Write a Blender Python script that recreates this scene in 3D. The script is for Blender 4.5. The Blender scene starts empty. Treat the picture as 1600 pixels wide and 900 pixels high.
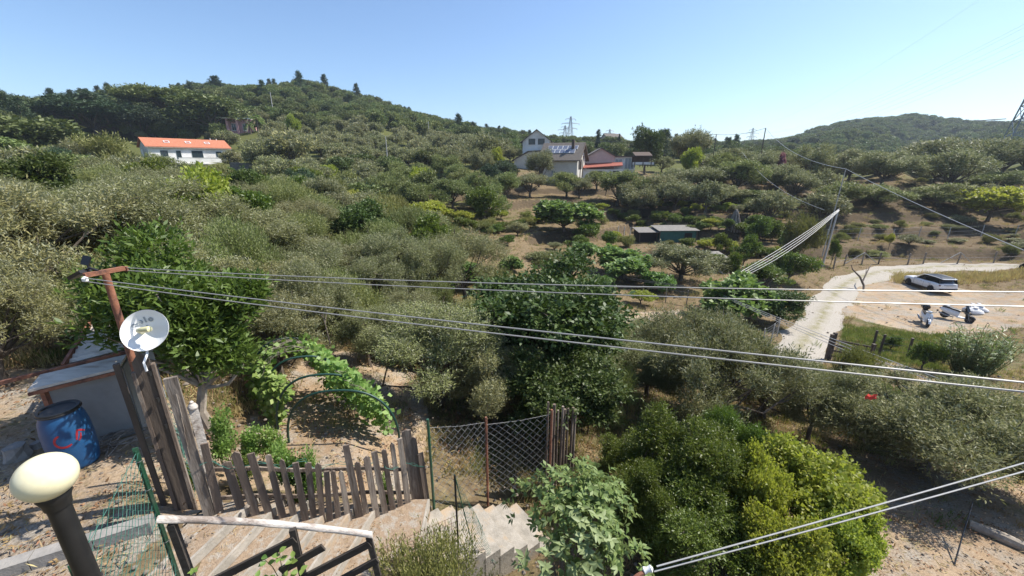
import bpy, math, random
import numpy as np
from mathutils import Vector, Matrix
random.seed(7); RNG = np.random.default_rng(7)
SC = bpy.context.scene; COL = SC.collection
# ---------------------------------------------------------------- camera, sky, sun, exposure
F = 620.0; PITCH = math.radians(17.2); CH = 8.1
cam_d = bpy.data.cameras.new('camera'); cam_d.sensor_width = 36; cam_d.lens = 36*F/1600
cam_d.clip_start = 0.05; cam_d.clip_end = 9000
cam = bpy.data.objects.new('camera', cam_d); COL.objects.link(cam)
cam.location = (0, 0, CH); cam.rotation_euler = (math.pi/2-PITCH, 0, 0); SC.camera = cam
SUN_EL = math.radians(51); SUN_AZ = math.radians(74)          # azimuth clockwise from the view direction
W = bpy.data.worlds.new('World'); SC.world = W; W.use_nodes = True
nt = W.node_tree; bg = nt.nodes['Background']
sky = nt.nodes.new('ShaderNodeTexSky'); sky.sky_type = 'NISHITA'; sky.sun_disc = False
sky.sun_elevation = SUN_EL; sky.sun_rotation = SUN_AZ
sky.altitude = 100; sky.air_density = 1.0; sky.dust_density = .7; sky.ozone_density = 5.0
nt.links.new(sky.outputs[0], bg.inputs[0]); bg.inputs[1].default_value = 0.122
sd = bpy.data.lights.new('sun', 'SUN'); sd.energy = 5.0; sd.angle = math.radians(.53); sd.color = (1, .95, .87)
sun = bpy.data.objects.new('sun', sd); COL.objects.link(sun)
sv = Vector((math.cos(SUN_EL)*math.sin(SUN_AZ), math.cos(SUN_EL)*math.cos(SUN_AZ), math.sin(SUN_EL)))
sun.rotation_euler = sv.to_track_quat('Z', 'Y').to_euler(); sun.location = (60, 30, 90)
SC.view_settings.view_transform = 'Standard'; SC.view_settings.look = 'None'
SC.view_settings.exposure = 0.68; SC.view_settings.gamma = 1.0; SC.view_settings.use_curve_mapping = False
SC.render.engine = 'CYCLES'; SC.cycles.use_denoising = True
SC.cycles.max_bounces = 6; SC.cycles.diffuse_bounces = 3; SC.cycles.transparent_max_bounces = 6
SC.cycles.volume_bounces = 0
# ---------------------------------------------------------------- measuring helpers (a pixel of the 1600 x 900 photo to a place)
cP, sP = math.cos(PITCH), math.sin(PITCH)
def ray(px, py):
    cx, cy = (px-800)/F, (450-py)/F
    return Vector((cx, cP+cy*sP, -sP+cy*cP))
def at(px, py, d): return Vector((0, 0, CH)) + ray(px, py)*d
def onz(px, py, z):
    r = ray(px, py); return Vector((0, 0, CH)) + r*((z-CH)/r.z)
def topz(Y, py):
    cy = (450-py)/F; return CH + Y*(cy*cP-sP)/(cP+cy*sP)
# ---------------------------------------------------------------- terrain
ctrl = []
def cz(px, py, z): p = onz(px, py, z); ctrl.append((p.x, p.y, z))
def valley(px, d): return 1+(float(np.interp(d, [14, 19, 45, 60, 70, 85], [0, .3, .3, .16, .11, 0])))*min(1, max(0, (px-740)/160))   # the valley on the right lies lower and farther
def cd(px, py, d): p = at(px, py, d*valley(px, d)); ctrl.append(tuple(p))
def cw(x, y, z): ctrl.append((x, y, z))
for p in ((60,780,4.1),(200,740,4.1),(20,690,4.1),(150,880,3.98),(60,900,4.0),(120,720,4.1)): cz(*p)
for p in ((-4.4,3.9,4.05),(-3.7,3.3,3.85),(-3.0,3.9,3.4),(-2.2,4.2,2.95),(-1.3,4.6,2.3),(-.5,5.2,1.75),(.0,5.9,1.5),(.5,6.2,1.4),(-2.6,3.0,3.3),(-1,3,2.8),(1,3.5,2.6),(.6,5,1.8),
          (2,5,2.0),(3.5,5,1.7),(5.5,5,1.5),(1.5,8,1.6),(3,8,1.4)): cw(*p)
for p in ((480,700,3.35),(350,690,3.5),(540,690,3.3),(440,600,3.1),(600,700,2.95),(560,585,2.7),(640,600,2.2),(700,700,2.3),(760,730,2.0),(850,690,1.6),(1500,870,1.3),(1420,760,1.0),
          (1260,715,.8),(1590,760,1.0),(1100,640,1.0),(960,640,1.3),(540,470,1.9),(700,470,1.0),(780,560,1.4),(640,500,1.8)): cz(*p)
for p in ((-9,7,4.1),(-12,10,4.2),(-7,9,3.9),(-20,15,4.6),(-30,30,5.2),(-16,25,4.1),(-11,18,3.4),(-6,24,1.6),(-20,45,4.1),(-40,60,5.8),(-8,45,1.9),(-2,34,.6),(-12,60,3.2),
          (-60,30,6.5),(-30,8,5)): cw(*p)
for p in ((1230,560,-1.7),(1300,480,-2.6),(1320,440,-2.6),(1440,515,-2.6),(1380,500,-2.6),(1540,510,-2.5),(1447,452,-2.6),(1560,470,-2.6),(1590,600,-.8),(1400,590,-1.1),(1510,590,-1.4),(970,500,-1.6),(1103,500,-2.1),(1200,520,-2.2),(900,480,-1.2),
          (1350,425,-2.35),(1590,413,-2.2),(1000,440,-2.1),(1150,420,-2.3)): cz(*p)
for p in ((1400,395,36),(1400,370,39.5),(1400,350,43),(1400,320,48),(1400,285,58),(1400,262,70),(1590,290,55),(1590,255,70),(1590,350,43),(1150,260,80),(1220,330,50),(1220,290,60),
          (1000,335,52),(1000,310,60),(1000,362,44),(1000,385,37),(700,335,50),(700,300,62),(850,345,49),(850,310,62),(875,287,80),(960,280,80),(760,258,95),(780,278,85),(560,330,56),(560,295,70),
          (300,264,85),(420,268,85),(500,205,150),(650,218,150),(300,205,140),(100,232,100),(600,250,105),(450,240,100),(20,272,60),(480,143,240),(400,150,230),(560,160,245),(620,182,250),(680,203,255),(740,217,260),(820,228,280),
          (330,148,220),(200,168,200),(0,182,260),(20,166,450),(-200,160,450),(100,172,450),(900,242,160),(1000,243,170),(1100,240,220),(1150,238,500),(1000,236,480),(850,230,480)): cd(*p)
for p in ((1215,236,390),(1250,225,395),(1300,207,400),(1360,196,400),(1425,190,400),(1490,199,410),(1540,207,410),(1620,207,410),(1750,205,410),(1430,255,300)): cd(*p)
for p in ((120,130,2),(170,160,-2),(90,110,5),(60,120,7),(0,900,38),(300,1000,40),(-300,900,50),(900,900,40),(-900,700,60),(0,2500,30),(2000,1500,40),(-2000,1500,60),
          (3000,0,30),(-3000,0,40),(0,-3000,30),(0,-60,6),(60,-40,3),(-60,-40,7),(60,5,-1),(25,3,-.2),(40,14,-1.8),(0,-4,3.9),(8,-4,2.5),(-8,-4,4.3),(0,.5,3.6),(-6,0,4.0),(5,1,2.0),(140,40,6),(80,55,7.5),(0,-300,10)): cw(*p)
CT = np.array(ctrl)
def warp(x, y):
    x = np.asarray(x, float); y = np.asarray(y, float); r = np.sqrt(x*x+y*y)+2.0
    k = np.log(r/2.0)*1.35; return k*x/(r-1.999), k*y/(r-1.999)
cu, cv = warp(CT[:, 0], CT[:, 1])
D = np.hypot(cu[:, None]-cu[None], cv[:, None]-cv[None])
A = np.block([[D - np.eye(len(CT))*.012, np.stack([np.ones(len(CT)), cu, cv], 1)], [np.stack([np.ones(len(CT)), cu, cv]), np.zeros((3, 3))]])
WT = np.linalg.solve(A, np.concatenate([CT[:, 2], [0, 0, 0]]))
def vnoise(x, y, s, seed=0):
    x = np.asarray(x)/s; y = np.asarray(y)/s; xi = np.floor(x); yi = np.floor(y); fx = x-xi; fy = y-yi
    def h(a, b):
        v = np.sin(a*127.1+b*311.7+seed*74.7)*43758.5453; return v-np.floor(v)
    fx = fx*fx*(3-2*fx); fy = fy*fy*(3-2*fy)
    return (h(xi, yi)*(1-fx)+h(xi+1, yi)*fx)*(1-fy)+(h(xi, yi+1)*(1-fx)+h(xi+1, yi+1)*fx)*fy-.5
def sstep(a, b, x): t = np.clip((x-a)/(b-a), 0, 1); return t*t*(3-2*t)
def hraw(x, y):
    u, v = warp(x, y); sh = np.shape(u); u = u.ravel(); v = v.ravel(); out = np.zeros(len(u))
    for i in range(0, len(u), 20000):
        d = np.hypot(u[i:i+20000, None]-cu[None], v[i:i+20000, None]-cv[None])
        out[i:i+20000] = d @ WT[:-3] + WT[-3] + WT[-2]*u[i:i+20000] + WT[-1]*v[i:i+20000]
    return out.reshape(sh)
def hgt(x, y):
    x = np.asarray(x, float); y = np.asarray(y, float); z = hraw(x, y); r = np.hypot(x, y)
    # hill terraces
    m = sstep(42, 46, y)*(1-sstep(70, 90, r))*sstep(-26, -10, x)
    st = 1.3; t = (z+vnoise(x, y, 14, 3)*.5)/st; fr = t-np.floor(t)
    zt = z + st*((sstep(.80, .96, fr)) - fr)*.92
    z = z*(1-m)+zt*m
    flat = sstep(16, 20, x)*(1-sstep(42, 48, y))
    z = z + vnoise(x, y, 3.1, 1)*.16*sstep(7, 14, r)*(1-flat*.7) + vnoise(x, y, .8, 2)*.05*sstep(5, 8, r)
    z = z + vnoise(x, y, 25, 5)*sstep(110, 200, r)*5
    return z
def H(x, y): return float(hgt(np.array([x]), np.array([y]))[0])
def gnd(px, py):
    "where the sight line through a pixel meets the ground"
    r = ray(px, py); d = np.concatenate([np.arange(2, 120, .15), np.arange(120, 700, 1.0)])
    z = hgt(r.x*d, r.y*d); k = np.argmax(CH+r.z*d <= z)
    return Vector((r.x*d[k], r.y*d[k], z[k]))
def base_at(px, Y):
    cx = (px-800)/F; z = 1.0; Y = Y*valley(px, Y)
    for _ in range(4):
        X = cx*(Y*cP+(CH-z)*sP); z = H(X, Y)
    return Vector((X, Y, z))
def depth(p): return p[1]*cP+(CH-p[2])*sP
# ---------------------------------------------------------------- materials
MATS = {}
def new_mat(name):
    m = bpy.data.materials.new(name); m.use_nodes = True; MATS[name] = m
    return m, m.node_tree, m.node_tree.nodes['Principled BSDF'], m.node_tree.links
def mix_rgb(nt, fac, a, b):
    n = nt.nodes.new('ShaderNodeMix'); n.data_type = 'RGBA'
    for s, v in ((n.inputs[0], fac), (n.inputs[6], a), (n.inputs[7], b)):
        if hasattr(v, 'links') or hasattr(v, 'node'): nt.links.new(v, s)
        else: s.default_value = v if not isinstance(v, tuple) else (v+(1,) if len(v) == 3 else v)
    return n.outputs[2]
def math_n(nt, op, a, b=None, clamp=False):
    n = nt.nodes.new('ShaderNodeMath'); n.operation = op; n.use_clamp = clamp
    for i, v in enumerate((a, b)):
        if v is None: continue
        if hasattr(v, 'node'): nt.links.new(v, n.inputs[i])
        else: n.inputs[i].default_value = v
    return n.outputs[0]
def noise(nt, scale, detail=4, rough=.6, sc3=None, coord='Object', dist=0):
    tc = nt.nodes.new('ShaderNodeTexCoord'); src = tc.outputs[coord]
    if sc3:
        mp = nt.nodes.new('ShaderNodeMapping'); mp.inputs['Scale'].default_value = sc3
        nt.links.new(src, mp.inputs[0]); src = mp.outputs[0]
    n = nt.nodes.new('ShaderNodeTexNoise'); n.inputs['Scale'].default_value = scale; n.inputs['Detail'].default_value = detail
    n.inputs['Roughness'].default_value = rough; n.inputs['Distortion'].default_value = dist
    nt.links.new(src, n.inputs['Vector']); return n.outputs[0]
def ramp(nt, fac, stops):
    n = nt.nodes.new('ShaderNodeValToRGB'); el = n.color_ramp.elements
    while len(el) < len(stops): el.new(.5)
    for e, (p, c) in zip(el, stops): e.position = p; e.color = (c+(1,)) if isinstance(c, tuple) else (c, c, c, 1)
    nt.links.new(fac, n.inputs[0]); return n.outputs[0]
def mat(name, c1, c2=None, rough=.7, metal=0, scale=6, sc3=None, bump=0, bscale=None, lo=.35, hi=.65, c3=None, spec=.5, coord='Object'):
    m, nt, b, L = new_mat(name)
    c2 = c2 or tuple(x*.75 for x in c1)
    n = noise(nt, scale, 6, .65, sc3, coord); col = ramp(nt, n, [(lo, c1), (hi, c2)])
    if c3:
        n3 = noise(nt, scale*.33, 5, .7, sc3, coord); col = mix_rgb(nt, ramp(nt, n3, [(.5, 0.), (.62, 1.)]), col, c3)
    L.new(col, b.inputs['Base Color']); b.inputs['Roughness'].default_value = rough; b.inputs['Metallic'].default_value = metal
    b.inputs['Specular IOR Level'].default_value = spec
    if bump:
        bp = nt.nodes.new('ShaderNodeBump'); bp.inputs['Strength'].default_value = bump; bp.inputs['Distance'].default_value = .02
        L.new(noise(nt, bscale or scale*2, 6, .7, sc3, coord), bp.inputs['Height']); L.new(bp.outputs[0], b.inputs['Normal'])
    return m
def leaf_mat(name, c1, c2, back=None, rough=.5, trans=.25, spec=.4, objvar=.25):
    m, nt, b, L = new_mat(name)
    a = nt.nodes.new('ShaderNodeAttribute'); a.attribute_name = 'v'
    col = mix_rgb(nt, a.outputs['Fac'], c1, c2)
    oi = nt.nodes.new('ShaderNodeObjectInfo')
    hs = nt.nodes.new('ShaderNodeHueSaturation'); L.new(col, hs.inputs['Color'])
    L.new(math_n(nt, 'ADD', math_n(nt, 'MULTIPLY', oi.outputs['Random'], objvar*2), 1-objvar), hs.inputs['Value'])
    rr = math_n(nt, 'FRACT', math_n(nt, 'MULTIPLY', oi.outputs['Random'], 7.3))
    L.new(math_n(nt, 'ADD', math_n(nt, 'MULTIPLY', rr, .05), .475), hs.inputs['Hue'])
    col = hs.outputs[0]
    if back:
        g = nt.nodes.new('ShaderNodeNewGeometry'); col = mix_rgb(nt, g.outputs['Backfacing'], col, back)
    L.new(col, b.inputs['Base Color']); b.inputs['Roughness'].default_value = rough; b.inputs['Specular IOR Level'].default_value = spec
    tr = nt.nodes.new('ShaderNodeBsdfTranslucent'); L.new(mix_rgb(nt, .35, col, (c2[0]*1.6, c2[1]*1.9, c2[2]*.8)), tr.inputs[0])
    ms = nt.nodes.new('ShaderNodeMixShader'); ms.inputs[0].default_value = trans
    L.new(b.outputs[0], ms.inputs[1]); L.new(tr.outputs[0], ms.inputs[2]); L.new(ms.outputs[0], nt.nodes['Material Output'].inputs[0])
    return m
def flat_mat(name, c, rough=.5, metal=0, spec=.5): return mat(name, c, tuple(x*.86 for x in c), rough, metal, 9, spec=spec)
# ---------------------------------------------------------------- mesh helpers
class MB:
    def __init__(s): s.v = []; s.f = []; s.mi = []; s.cur = 0
    def add(s, vs, fs):
        o = len(s.v); s.v += [tuple(v) for v in vs]; s.f += [tuple(i+o for i in f) for f in fs]; s.mi += [s.cur]*len(fs); return s
    def box(s, c, size, R=None):
        hx, hy, hz = size[0]/2, size[1]/2, size[2]/2
        vs = [Vector((x, y, z)) for z in (-hz, hz) for y in (-hy, hy) for x in (-hx, hx)]
        if R is not None: vs = [R @ v for v in vs]
        c = Vector(c); return s.add([v+c for v in vs], [(0,2,3,1),(4,5,7,6),(0,1,5,4),(2,6,7,3),(0,4,6,2),(1,3,7,5)])
    def beam(s, p, q, w, h, up=(0, 0, 1)):
        p = Vector(p); q = Vector(q); d = (q-p).normalized(); sd_ = d.cross(Vector(up))
        if sd_.length < 1e-4: sd_ = Vector((1, 0, 0))
        sd_.normalize(); u = sd_.cross(d)
        vs = [e+sd_*a*w/2+u*b*h/2 for e in (p, q) for a, b in ((-1,-1),(1,-1),(1,1),(-1,1))]
        return s.add(vs, [(3,2,1,0),(4,5,6,7),(0,1,5,4),(1,2,6,5),(2,3,7,6),(3,0,4,7)])
    def tube(s, pts, r, n=6, cap=True):
        pts = [Vector(p) for p in pts]; m = len(pts); r = [r]*m if not hasattr(r, '__len__') else r; vs = []; pu = None
        for i, p in enumerate(pts):
            d = (pts[min(i+1, m-1)]-pts[max(i-1, 0)]).normalized()
            u = pu if pu is not None else Vector((0, 0, 1)) if abs(d.z) < .9 else Vector((1, 0, 0))
            u = u-d*u.dot(d)
            if u.length < 1e-5: u = d.orthogonal()
            u.normalize(); pu = u; w = d.cross(u)
            vs += [p+(u*math.cos(2*math.pi*k/n)+w*math.sin(2*math.pi*k/n))*r[i] for k in range(n)]
        fs = [(i*n+k, i*n+(k+1) % n, (i+1)*n+(k+1) % n, (i+1)*n+k) for i in range(m-1) for k in range(n)]
        if cap: fs += [tuple(range(n-1, -1, -1)), tuple((m-1)*n+k for k in range(n))]
        return s.add(vs, fs)
    def lathe(s, prof, n=20, M=None):
        vs = []; m = len(prof)
        for r, z in prof:
            for k in range(n):
                v = Vector((r*math.cos(2*math.pi*k/n), r*math.sin(2*math.pi*k/n), z)); vs.append(M @ v if M else v)
        fs = [(i*n+k, i*n+(k+1) % n, (i+1)*n+(k+1) % n, (i+1)*n+k) for i in range(m-1) for k in range(n)]
        if prof[0][0] > 1e-4: fs.append(tuple(range(n-1, -1, -1)))
        if prof[-1][0] > 1e-4: fs.append(tuple((m-1)*n+k for k in range(n)))
        return s.add(vs, fs)
    def loft(s, secs, cap=True, closed=True):
        n = len(secs[0]); vs = [p for q in secs for p in q]
        fs = [(i*n+k, i*n+(k+1) % n, (i+1)*n+(k+1) % n, (i+1)*n+k) for i in range(len(secs)-1) for k in range(n if closed else n-1)]
        if cap: fs += [tuple(range(n-1, -1, -1)), tuple((len(secs)-1)*n+k for k in range(n))]
        return s.add(vs, fs)
    def prism(s, poly, d):
        n = len(poly); d = Vector(d); vs = [Vector(p) for p in poly]+[Vector(p)+d for p in poly]
        return s.add(vs, [tuple(range(n-1, -1, -1)), tuple(range(n, 2*n))]+[(k, (k+1) % n, n+(k+1) % n, n+k) for k in range(n)])
    def mesh(s, name, mats, smooth=False):
        me = bpy.data.meshes.new(name); me.from_pydata(s.v, [], s.f)
        for m in (mats if isinstance(mats, (list, tuple)) else [mats]): me.materials.append(MATS[m] if isinstance(m, str) else m)
        if max(s.mi, default=0): me.polygons.foreach_set('material_index', s.mi)
        if smooth:
            me.polygons.foreach_set('use_smooth', [True]*len(s.f))
            try: me.set_sharp_from_angle(angle=math.radians(40))
            except Exception: pass
        me.update(); return me
    def build(s, name, mats, parent=None, smooth=False, loc=None): return link(name, s.mesh(name, mats, smooth), parent, loc)
def link(name, data, parent=None, loc=None, rot=None, scale=None):
    o = bpy.data.objects.new(name, data); COL.objects.link(o)
    if parent is not None: o.parent = parent
    if loc is not None: o.location = loc
    if rot is not None: o.rotation_euler = rot if hasattr(rot, '__len__') else (0, 0, rot)
    if scale is not None: o.scale = scale if hasattr(scale, '__len__') else (scale,)*3
    return o
def tag(o, label=None, cat=None, group=None, kind=None):
    if label: o['label'] = label
    if cat: o['category'] = cat
    if group: o['group'] = group
    if kind: o['kind'] = kind
    return o
def thing(name, label, cat, loc=(0, 0, 0), rot=0, group=None): return tag(link(name, None, None, loc, rot), label, cat, group)
def quad_mesh(name, V, Q, mats, v=None, mi=None, smooth=False):
    "mesh from arrays of vertices and quads; v: a random number for each face"
    me = bpy.data.meshes.new(name); n = len(Q)
    me.vertices.add(len(V)); me.vertices.foreach_set('co', np.ascontiguousarray(V, np.float32).ravel())
    me.loops.add(n*4); me.loops.foreach_set('vertex_index', np.ascontiguousarray(Q, np.int32).ravel())
    me.polygons.add(n); me.polygons.foreach_set('loop_start', np.arange(0, n*4, 4, dtype=np.int32))
    for m in (mats if isinstance(mats, (list, tuple)) else [mats]): me.materials.append(MATS[m])
    if mi is not None: me.polygons.foreach_set('material_index', np.asarray(mi, np.int32))
    if v is not None: me.attributes.new('v', 'FLOAT', 'FACE').data.foreach_set('value', np.asarray(v, np.float32))
    me.update(calc_edges=True); me.validate()
    if smooth: me.polygons.foreach_set('use_smooth', np.ones(n, bool))
    return me
# ---------------------------------------------------------------- foliage materials
leaf_mat('olive_leaf', (.125, .132, .045), (.24, .235, .098), back=(.31, .31, .20), rough=.55, trans=.2, spec=.25, objvar=.3)
leaf_mat('olive_green', (.105, .13, .032), (.215, .235, .07), back=(.24, .26, .125), rough=.55, spec=.25, trans=.22, objvar=.25)
leaf_mat('scrub_leaf', (.115, .13, .034), (.24, .23, .078), rough=.6, trans=.25, objvar=.35)
leaf_mat('forest_leaf', (.085, .115, .033), (.17, .195, .06), rough=.6, trans=.15, objvar=.4)
leaf_mat('pine_leaf', (.03, .055, .026), (.065, .10, .042), rough=.6, trans=.1, objvar=.3)
leaf_mat('laurel_leaf', (.045, .083, .014), (.14, .195, .04), rough=.45, trans=.24, spec=.3, objvar=.1)
leaf_mat('glossy_leaf', (.03, .062, .014), (.10, .135, .035), rough=.5, trans=.2, spec=.3, objvar=.12)
leaf_mat('shrub_leaf', (.055, .088, .014), (.15, .19, .03), rough=.45, trans=.28, objvar=.1)
leaf_mat('vine_leaf', (.15, .20, .025), (.37, .37, .065), rough=.55, trans=.38, objvar=.08)
leaf_mat('big_leaf', (.13, .18, .05), (.27, .31, .11), back=(.24, .29, .13), rough=.5, trans=.25, spec=.3, objvar=.14)
leaf_mat('bean_leaf', (.10, .2, .035), (.26, .36, .1), rough=.5, trans=.35, objvar=.1)
leaf_mat('fig_leaf', (.08, .15, .035), (.2, .27, .08), rough=.5, trans=.3, objvar=.12)
leaf_mat('dry_grass', (.30, .22, .10), (.48, .38, .2), rough=.8, trans=.3, objvar=.3)
leaf_mat('green_grass', (.08, .115, .025), (.2, .22, .06), rough=.7, trans=.3, objvar=.3)
leaf_mat('brown_leaf', (.16, .09, .04), (.32, .2, .1), rough=.8, trans=.15, objvar=.2)
leaf_mat('reed_leaf', (.10, .155, .055), (.24, .3, .13), rough=.45, trans=.25, objvar=.1)
leaf_mat('pink_petal', (.30, .10, .17), (.42, .2, .28), rough=.6, trans=.3)
mat('bark', (.075, .058, .042), (.16, .13, .10), .9, scale=14, sc3=(1, 1, .25), bump=.8)
mat('pale_bark', (.22, .18, .14), (.36, .31, .25), .9, scale=9, sc3=(1, 1, .4), bump=.6)
# ---------------------------------------------------------------- ground sheet
def inpoly(x, y, poly):
    x = np.asarray(x); c = np.zeros(x.shape, bool); n = len(poly)
    for i in range(n):
        (x1, y1), (x2, y2) = poly[i], poly[(i+1) % n]
        if y1 == y2: continue
        c ^= ((y1 > y) != (y2 > y)) & (x < (x2-x1)*(y-y1)/(y2-y1)+x1)
    return c
def wpoly(pts): return [tuple(gnd(a, b)[:2]) for a, b in pts]
LOT = wpoly([(1330,428),(1405,428),(1480,450),(1600,455),(1680,470),(1680,500),(1540,520),(1440,522),(1320,495),(1300,460)])
PLOT = wpoly([(945,485),(1060,485),(1075,515),(960,530)])
LAWN = wpoly([(1320,510),(1480,525),(1480,580),(1310,560)])
PATH = wpoly([(1355,565),(1385,560),(1680,680),(1680,720),(1500,650)])
YARD = [(-12, 1), (-4.3, 2.2), (-4.0, 4.3), (-5, 6), (-9, 7.5), (-14, 6)]
GARDEN = [(-4.3, 4.6), (-1.6, 5.2), (-1.9, 8), (-3.2, 11.5), (-6, 11), (-5.2, 7)]
DIRT_R = [(3.5, 3), (14, 2), (14, 8), (9, 9.2), (6.5, 8), (4.5, 6)]
az = np.radians(np.concatenate([np.linspace(-180, -80, 18)[:-1], np.linspace(-80, 80, 350), np.linspace(80, 180, 18)[1:]]))
rr = np.concatenate([np.geomspace(.05, 2.5, 8)[:-1], np.geomspace(2.5, 100, 320)[:-1], np.geomspace(100, 4000, 90)])
RR, AZ = np.meshgrid(rr, az, indexing='ij'); GX = RR*np.sin(AZ); GY = RR*np.cos(AZ); GZ = hgt(GX, GY)
nr, na = GX.shape; idx = np.arange(nr*na).reshape(nr, na)
Q = np.stack([idx[:-1, :-1], idx[:-1, 1:], idx[1:, 1:], idx[1:, :-1]], -1).reshape(-1, 4)[:, ::-1]
m, nt, b, L = new_mat('ground')
def attr(nt, n): a = nt.nodes.new('ShaderNodeAttribute'); a.attribute_name = n; return a.outputs['Fac']
n1 = noise(nt, .5, 8, .7, coord='Object'); n2 = noise(nt, 5, 8, .7); n3 = noise(nt, .12, 6, .6); n4 = noise(nt, 32, 4, .7)
dry = ramp(nt, n2, [(.3, (.10, .07, .04)), (.5, (.19, .14, .08)), (.7, (.29, .225, .13))])
grn = ramp(nt, n2, [(.3, (.055, .075, .02)), (.6, (.12, .13, .04)), (.75, (.2, .18, .075))])
soil = ramp(nt, n1, [(.3, (.29, .20, .125)), (.5, (.39, .28, .18)), (.68, (.48, .375, .26))])
soil = mix_rgb(nt, ramp(nt, noise(nt, .9, 7, .75), [(.45, 0.), (.6, .85)]), soil, ramp(nt, n4, [(.3, (.20, .18, .15)), (.6, (.40, .37, .32))]))
soil = mix_rgb(nt, ramp(nt, noise(nt, 1.7, 8, .8), [(.54, 0.), (.66, .75)]), soil, grn)
gm = ramp(nt, math_n(nt, 'ADD', math_n(nt, 'MULTIPLY', n1, .8), math_n(nt, 'ADD', attr(nt, 'green'), -.42)), [(.36, 0.), (.56, 1.)])
col = mix_rgb(nt, gm, dry, grn)
dm = ramp(nt, math_n(nt, 'ADD', attr(nt, 'dirt'), math_n(nt, 'MULTIPLY', math_n(nt, 'ADD', n2, -.5), .9)), [(.35, 0.), (.65, 1.)])
col = mix_rgb(nt, dm, col, soil)
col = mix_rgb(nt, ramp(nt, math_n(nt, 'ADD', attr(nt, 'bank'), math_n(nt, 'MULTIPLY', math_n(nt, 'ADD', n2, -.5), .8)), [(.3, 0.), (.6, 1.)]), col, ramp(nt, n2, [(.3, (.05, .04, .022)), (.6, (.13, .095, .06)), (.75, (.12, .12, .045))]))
col = mix_rgb(nt, ramp(nt, n4, [(.35, .35), (.6, 0.)]), col, (.09, .065, .04))
L.new(col, b.inputs['Base Color']); b.inputs['Roughness'].default_value = .95; b.inputs['Specular IOR Level'].default_value = .1
bp = nt.nodes.new('ShaderNodeBump'); bp.inputs['Strength'].default_value = .9; bp.inputs['Distance'].default_value = .06
L.new(noise(nt, 7, 9, .75), bp.inputs['Height']); L.new(bp.outputs[0], b.inputs['Normal'])
gme = quad_mesh('ground', np.stack([GX, GY, GZ], -1).reshape(-1, 3), Q, 'ground', smooth=True)
gx, gy = GX.ravel(), GY.ravel(); r_ = np.hypot(gx, gy)
dirt = np.zeros(len(gx))
for P in (LOT, PLOT, PATH, YARD, GARDEN, DIRT_R): dirt = np.maximum(dirt, inpoly(gx, gy, P)*.75)
green = .35+.3*vnoise(gx, gy, 9, 8)+.25*sstep(4, -18, gx)*sstep(12, 25, gy)+.5*sstep(100, 130, r_)
green = np.where(inpoly(gx, gy, LAWN), .85, green)
green = np.where((gy > 33) & (gx > 8) & (r_ < 90), green-.12, green)
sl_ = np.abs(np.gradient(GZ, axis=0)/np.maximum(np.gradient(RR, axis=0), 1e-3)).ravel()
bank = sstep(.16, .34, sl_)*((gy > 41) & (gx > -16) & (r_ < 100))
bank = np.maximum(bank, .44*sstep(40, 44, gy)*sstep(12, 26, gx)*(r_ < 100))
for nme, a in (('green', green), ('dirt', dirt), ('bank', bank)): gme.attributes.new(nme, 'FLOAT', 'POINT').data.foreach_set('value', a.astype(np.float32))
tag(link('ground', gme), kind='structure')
# ---------------------------------------------------------------- gravel track
def spline(pts, n):
    P = np.array(pts, float); P = np.vstack([2*P[0]-P[1], P, 2*P[-1]-P[-2]]); out = []
    for i in range(1, len(P)-2):
        for t in np.linspace(0, 1, n, endpoint=False):
            out.append(.5*(2*P[i]+(P[i+1]-P[i-1])*t+(2*P[i-1]-5*P[i]+4*P[i+1]-P[i+2])*t*t+(3*P[i]-P[i-1]-3*P[i+1]+P[i+2])*t**3))
    return np.array(out+[P[-2]])
m, nt, b, L = new_mat('gravel')
g1 = noise(nt, 26, 8, .8); g2 = noise(nt, 1.6, 5, .7)
gc = ramp(nt, g1, [(.28, (.15, .13, .105)), (.48, (.34, .305, .255)), (.7, (.50, .46, .40))])
gm = math_n(nt, 'MULTIPLY', attr(nt, 'mid'), ramp(nt, g2, [(.38, 0.), (.56, 1.)]))
gc = mix_rgb(nt, gm, gc, ramp(nt, g1, [(.3, (.10, .105, .035)), (.6, (.27, .235, .12))]))
L.new(gc, b.inputs['Base Color']); b.inputs['Roughness'].default_value = .95
bp = nt.nodes.new('ShaderNodeBump'); bp.inputs['Strength'].default_value = .8; bp.inputs['Distance'].default_value = .04
L.new(g1, bp.inputs['Height']); L.new(bp.outputs[0], b.inputs['Normal'])
cl = spline([tuple(gnd(a, c)[:2]) for a, c in ((1206,596),(1234,560),(1274,514),(1292,480),(1316,448),(1362,429),(1430,420),(1510,417.5),(1600,415),(1760,411))], 14)
tn = np.gradient(cl, axis=0); tn /= np.linalg.norm(tn, axis=1)[:, None]; sdv = np.stack([tn[:, 1], -tn[:, 0]], 1)
K = 11; V = []; mid = []
for k in range(K):
    s_ = (k/(K-1)-.5)*2
    w = 1.42+.25*np.array([math.sin(i*.37+s_*2)+.6*math.sin(i*.83+1) for i in range(len(cl))])*abs(s_)
    p = cl+sdv*(s_*w)[:, None]; z = np.maximum(hgt(p[:, 0], p[:, 1]), hgt(cl[:, 0], cl[:, 1])-.05)+.05-.09*abs(s_)**3+.025*(abs(s_) < .25)
    V.append(np.column_stack([p, z])); mid.append(np.full(len(cl), max(0, 1-abs(s_)*3)+(abs(s_) > .85)*.5))
V = np.stack(V, 1).reshape(-1, 3); i0 = np.arange(len(cl)*K).reshape(-1, K)
rme = quad_mesh('gravel_road', V, np.stack([i0[:-1, :-1], i0[:-1, 1:], i0[1:, 1:], i0[1:, :-1]], -1).reshape(-1, 4)[:, ::-1], 'gravel', smooth=True)
rme.attributes.new('mid', 'FLOAT', 'POINT').data.foreach_set('value', np.stack(mid, 1).ravel().astype(np.float32))
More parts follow.
